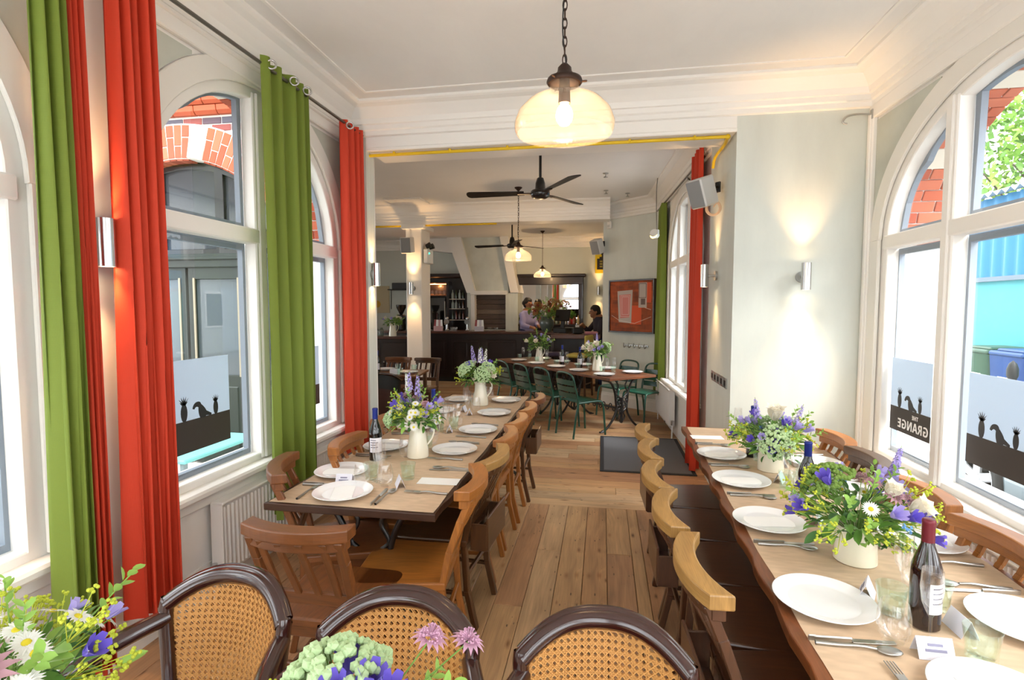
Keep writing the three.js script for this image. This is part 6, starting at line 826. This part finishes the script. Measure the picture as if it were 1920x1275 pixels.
for (let i = 0; i < 6; i++) mesh('clip', cbox(0.02, 0.03, 0.034, 0.004, -1.8 + i * 0.5, 2.984, -4.42), M.yellow, pipeY);
const pipe2 = thing('yellow_pipe', 'thin yellow pipe under the beam by the column', 'pipe', [0, 0, 0]); mesh('run', tube([[-6.9, 3.035, -8.66], [-4, 3.035, -8.66], [-1.75, 3.035, -8.66]], 0.014, 4, 8), M.yellow, pipe2);
for (let i = 0; i < 5; i++) { const s = thing('wall_socket', `steel wall socket, ${ORD[i]} of five along the pale wall's side`, 'socket', [0.994, 1.03, -4.5 - i * 0.125], -Math.PI / 2, 'row of five wall sockets'); mesh('plate', cbox(0.085, 0.085, 0.01, 0.003), M.steel, s); mesh('insert', cbox(0.05, 0.045, 0.006, 0.002, 0, 0, 0.006), M.black, s); }
{ const s = thing('wall_socket', 'dark wall socket low beside the first red curtain', 'socket', [XL + 0.048, 0.42, -1.88], Math.PI / 2); mesh('plate', cbox(0.09, 0.15, 0.012, 0.003), S(0x3a3634, 0.4), s); mesh('insert', [cbox(0.03, 0.03, 0.006, 0.002, 0, 0.03, 0.008), cbox(0.03, 0.03, 0.006, 0.002, 0, -0.03, 0.008)], M.black, s); }
// ---------- wall lights ----------
const warm = 0xffc98a;
function sconce(label, x, y, z, turn, power, stand = 0.085) {
  const s = thing('wall_light', label, 'wall light', [x, y, z], turn, 'steel cylinder wall lights'); // wall behind at local z = 0
  mesh('wall_plate', rot(cyl(0.042, 0.042, 0.018, 0, 0, 0, 24), Math.PI / 2).translate(0, 0, 0.01), M.steel, s); mesh('arm', rot(cyl(0.012, 0.012, stand, 0, 0, 0, 12), Math.PI / 2).translate(0, 0, stand / 2 + 0.01), M.steel, s);
  mesh('tube', lathe([[0.031, -0.1], [0.034, -0.1], [0.034, 0.1], [0.031, 0.1], [0.031, 0.092], [0.031, -0.092], [0.031, -0.1]], 28).translate(0, 0, stand + 0.02), M.chrome, s);
  for (const d of [-1, 1]) {
    mesh('lamp_face', cyl(0.029, 0.029, 0.004, 0, d * 0.085, stand + 0.02, 20), M.lamp, s);
    const l = new THREE.SpotLight(warm, power, 0, 0.62, 0.85, 2); l.position.set(0, d * 0.094, stand + 0.02); l.castShadow = true; l.shadow.radius = 1.2; const t = new THREE.Object3D(); t.name = 'light_target'; t.position.set(0, d * 1.0, stand - 0.02); s.add(l); s.add(t); l.target = t;
  }
}
sconce('steel wall light between the narrow and broad red curtains', XL + 0.042, 1.92, -1.9, Math.PI / 2, 0.3);
sconce('steel wall light in the middle of the pale wall', 1.49, 1.88, ZF, 0, 0.45);
sconce('steel wall light seen edge-on above the row of sockets', 1.0, 1.93, -4.95, -Math.PI / 2, 0.3);
sconce('steel wall light on the white column', -3.19, 1.97, -8.6, 0, 0.5);
sconce('steel wall light on the wall end beside the last red curtain', -2.03, 1.94, -4.43, Math.PI / 2, 0.15, 0.02);
sconce('small wall light on the grey wall beside the bar mirror', -0.1, 2.05, -13, 0, 0.3);
// ---------- pendants ----------
const shadeGeo = (() => { const pts = [[0.055, 0.09], [0.06, 0.06], [0.085, 0.045], [0.14, 0.02], [0.178, -0.02], [0.192, -0.06], [0.19, -0.085], [0.184, -0.1]], g = lathe(pts, 144), p = g.attributes.position; for (let i = 0; i < p.count; i++) { const x = p.getX(i), y = p.getY(i), z = p.getZ(i), a = Math.atan2(z, x), k = 1 + (y < 0.045 ? 0.011 : 0) * Math.cos(a * 72); p.setXYZ(i, x * k, y, z * k); } g.computeVertexNormals(); return g; })();
function pendant(label, x, y, z, power, chain = true) {
  const s = thing('pendant_lamp', label, 'pendant lamp', [x, y, z], 0, 'ribbed glass pendant lamps');
  mesh('glass_shade', shadeGeo, P(0xfff6ea, 0.1, { transmission: 0.93, thickness: 0, ior: 1.5, side: THREE.DoubleSide }), s); mesh('gallery', lathe([[0.064, 0.088], [0.07, 0.096], [0.066, 0.108], [0.04, 0.12], [0.028, 0.135], [0.026, 0.15], [0.012, 0.165], [0, 0.168]], 28), M.bronze, s); for (let k = 0; k < 3; k++) { const a = k * 2.09; mesh('screw', bar([Math.cos(a) * 0.06, 0.095, Math.sin(a) * 0.06], [Math.cos(a) * 0.088, 0.095, Math.sin(a) * 0.088], 0.008, 0.008), M.bronze, s); }
  mesh('neck', cyl(0.02, 0.024, 0.09, 0, 0.06, 0, 16), M.bronze, s); const bulb = mesh('bulb', lathe([[0, -0.07], [0.018, -0.066], [0.03, -0.05], [0.034, -0.03], [0.028, -0.006], [0.016, 0.012], [0.014, 0.022], [0, 0.022]], 20), M.lamp, s);
  const l = new THREE.PointLight(0xffd9a8, power, 0, 2); l.position.set(0, -0.03, 0); l.castShadow = true; s.add(l);
  const top = HC - y, links = []; if (chain) { const n = Math.floor((top - 0.2) / 0.034); for (let i = 0; i < n; i++) { const g = new THREE.TorusGeometry(0.011, 0.0028, 6, 14); g.scale(0.75, 1.75, 1); if (i % 2) g.rotateY(Math.PI / 2); links.push(mv(g, 0, 0.18 + i * 0.034, 0)); } mesh('chain', links, M.bronze, s); mesh('flex', tube([[0.006, 0.16, 0], [-0.008, 0.3, 0.006], [0.008, (top + 0.2) / 2, 0], [0, top - 0.03, 0]], 0.003, 24, 6), M.black, s); } else mesh('rod', cyl(0.005, 0.005, top - 0.18, 0, 0.16 + (top - 0.18) / 2, 0, 8), M.bronze, s);
  mesh('ceiling_rose', lathe([[0, top - 0.05], [0.015, top - 0.05], [0.03, top - 0.03], [0.055, top - 0.008], [0.055, top], [0, top]], 24), M.bronze, s);
}
pendant('large ribbed glass pendant lamp hanging nearest the camera', -0.155, 2.425, -2.1, 0.12); pendant('ribbed glass pendant lamp hanging below the ceiling fan', -1.2, 2.42, -7.5, 0.2); pendant('small-looking ribbed glass pendant lamp in front of the bar mirror', -1.34, 2.42, -11.8, 0.3, false);
// ---------- ceiling fans ----------
function fan(label, x, z, turn, hubY = 2.83, R0 = 0.78) {
  const f = thing('ceiling_fan', label, 'ceiling fan', [x, hubY, z], turn, 'black ceiling fans'), top = HC - hubY;
  mesh('canopy', lathe([[0, top - 0.1], [0.025, top - 0.1], [0.05, top - 0.08], [0.072, top - 0.02], [0.072, top], [0, top]], 24), M.blackGloss, f); mesh('rod', cyl(0.014, 0.014, top - 0.16, 0, 0.12 + (top - 0.2) / 2, 0, 12), M.black, f);
  mesh('motor', lathe([[0, -0.055], [0.06, -0.055], [0.09, -0.04], [0.1, -0.015], [0.1, 0.015], [0.085, 0.03], [0.055, 0.04], [0.05, 0.1], [0.035, 0.15], [0.02, 0.16], [0, 0.16]], 32), M.blackGloss, f);
  for (let k = 0; k < 3; k++) { const a = k * 2.0944, b = new THREE.Shape(); b.moveTo(0.17, -0.045); b.lineTo(R0 - 0.04, -0.07); b.quadraticCurveTo(R0, -0.06, R0, 0); b.quadraticCurveTo(R0, 0.06, R0 - 0.04, 0.07); b.lineTo(0.17, 0.045); b.closePath(); const g = rot(ext(b, 0.006, 0.001), -Math.PI / 2); g.rotateX(0.2); g.rotateY(a); mesh('blade', g, M.black, f); const ir = bar([0.08, -0.005, 0], [0.24, -0.002, 0], 0.012, 0.05, 0.003); ir.rotateY(a); mesh('blade_iron', ir, M.bronze, f); }
}
fan('black three-blade ceiling fan nearest the opening', -0.65, -5.5, Math.PI + 0.02 + 0.0); fan('black ceiling fan in the bar room behind the pendant', -1.72, -10.0, Math.PI - 0.2);
// ---------- speakers and small fittings ----------
function speaker(label, x, y, z, turn, tilt, s = 1) { const k = thing('wall_speaker', label, 'speaker', [x, y, z], turn, 'small box speakers'), g = cbox(0.17 * s, 0.24 * s, 0.16 * s, 0.012); g.rotateX(tilt); mesh('cabinet', g, S(0xcfd0cf, 0.5), k); const gr = cbox(0.15 * s, 0.22 * s, 0.012, 0.004, 0, 0, 0.082 * s); gr.rotateX(tilt); mesh('grille', gr, S(0x8d8f90, 0.7), k); mesh('bracket', [tube([[0, 0.02, -0.08 * s], [0, 0.05, -0.13 * s], [0, 0.06, -0.17 * s]], 0.012, 8, 8), cbox(0.05, 0.09, 0.02, 0.004, 0, 0.06, -0.18 * s)], M.black, k); return k; }
const sp1 = speaker('grey-white box speaker on the reveal beside the far red curtain', 0.82, 2.62, -4.72, -0.95, 0.35); mesh('cable_coil', [0, 1, 2].map((i) => mv(rot(new THREE.TorusGeometry(0.05 + i * 0.006, 0.004, 6, 24), 0.3, 0.4 + i * 0.2), 0.03, -0.13, -0.1)), S(0xe8c9a8, 0.6), sp1); mesh('cable', tube([[0, 0.0, -0.1], [0.04, -0.06, -0.14], [0.03, -0.12, -0.1]], 0.004, 10, 6), S(0xe8c9a8, 0.6), sp1);
speaker('grey box speaker high on the white column', -3.22, 2.68, -8.42, 0.0, 0.15, 1.1); speaker('white box speaker above the yellow poster on the wall edge', -0.1, 2.66, -8.95, -0.6, 0.4);
{ const l = thing('emergency_light', 'twin-spot emergency light box on the side of the column', 'emergency light', [-2.98, 2.52, -8.78], Math.PI / 2); mesh('box', cbox(0.3, 0.24, 0.08, 0.01), S(0xdfe6ec, 0.5), l); mesh('indicator', sph(0.014, -0.08, 0.05, 0.042, 8, 6), new THREE.MeshStandardMaterial({ color: 0x2fd9a0, emissive: 0x2fd9a0, emissiveIntensity: 1.2 }), l); for (const s of [-0.08, 0.08]) mesh('spot_head', rot(cyl(0.05, 0.04, 0.08, 0, 0, 0, 16), 1.2).translate(s, 0.18, 0.03), M.black, l); }
{ const l = thing('alarm_box', 'small white alarm sensor above the painting', 'alarm', onPW(-0.98, 3.02, 0.03), pwTurn); mesh('case', cbox(0.08, 0.12, 0.05, 0.012), M.white, l); mesh('lens', cbox(0.05, 0.04, 0.01, 0.004, 0, -0.02, 0.026), S(0xd5d5d0, 0.3), l); }
{ const l = thing('hanging_spotlight', 'small white spotlight hanging on a wire before the far green curtain', 'spotlight', [0.68, 2.62, -7.3], -0.5); mesh('head', [rot(cyl(0.055, 0.04, 0.1, 0, 0, 0, 20), Math.PI / 2 - 0.3), cbox(0.05, 0.1, 0.05, 0.01, 0, 0.02, -0.06)], S(0xe6e6e0, 0.4), l); mesh('lamp_face', rot(cyl(0.047, 0.047, 0.006, 0, 0, 0, 20), Math.PI / 2 - 0.3).translate(-0.0, -0.016, 0.052), new THREE.MeshStandardMaterial({ color: 0xfff0c0, emissive: 0xffe070, emissiveIntensity: 0.9 }), l); mesh('wire', tube([[0, 0.05, -0.05], [0.0, 0.3, -0.03], [0.01, 0.6, 0], [0.03, HC - 2.62, 0.02]], 0.006, 14, 6), M.rod, l); }
[[0.02, -6.9], [0.03, -7.9], [0.35, -8.15]].forEach(([x, z], i) => { const l = thing('ceiling_sprinkler', `small metal ceiling sprinkler, ${ORD[i]} beyond the fan`, 'sprinkler', [x, HC, z], 0, 'ceiling sprinklers'); mesh('head', lathe([[0, -0.055], [0.028, -0.052], [0.028, -0.048], [0.006, -0.04], [0.006, -0.012], [0.035, -0.008], [0.035, 0], [0, 0]], 16), M.steel, l); });
{ const l = thing('ceiling_panel', 'white square access panel in the ceiling before the column', 'panel', [-3.1, HC - 0.012, -8.1]); mesh('plate', cbox(0.55, 0.02, 0.4, 0.006), M.white, l); mesh('rim', [cspan(-0.3, 0.3, -0.014, 0.012, 0.2, 0.23, 0.004), cspan(-0.3, 0.3, -0.014, 0.012, -0.23, -0.2, 0.004), cspan(-0.3, -0.275, -0.014, 0.012, -0.2, 0.2, 0.004), cspan(0.275, 0.3, -0.014, 0.012, -0.2, 0.2, 0.004)], M.white, l); }
// ---------- hand over ----------
renderer.render(scene, camera);
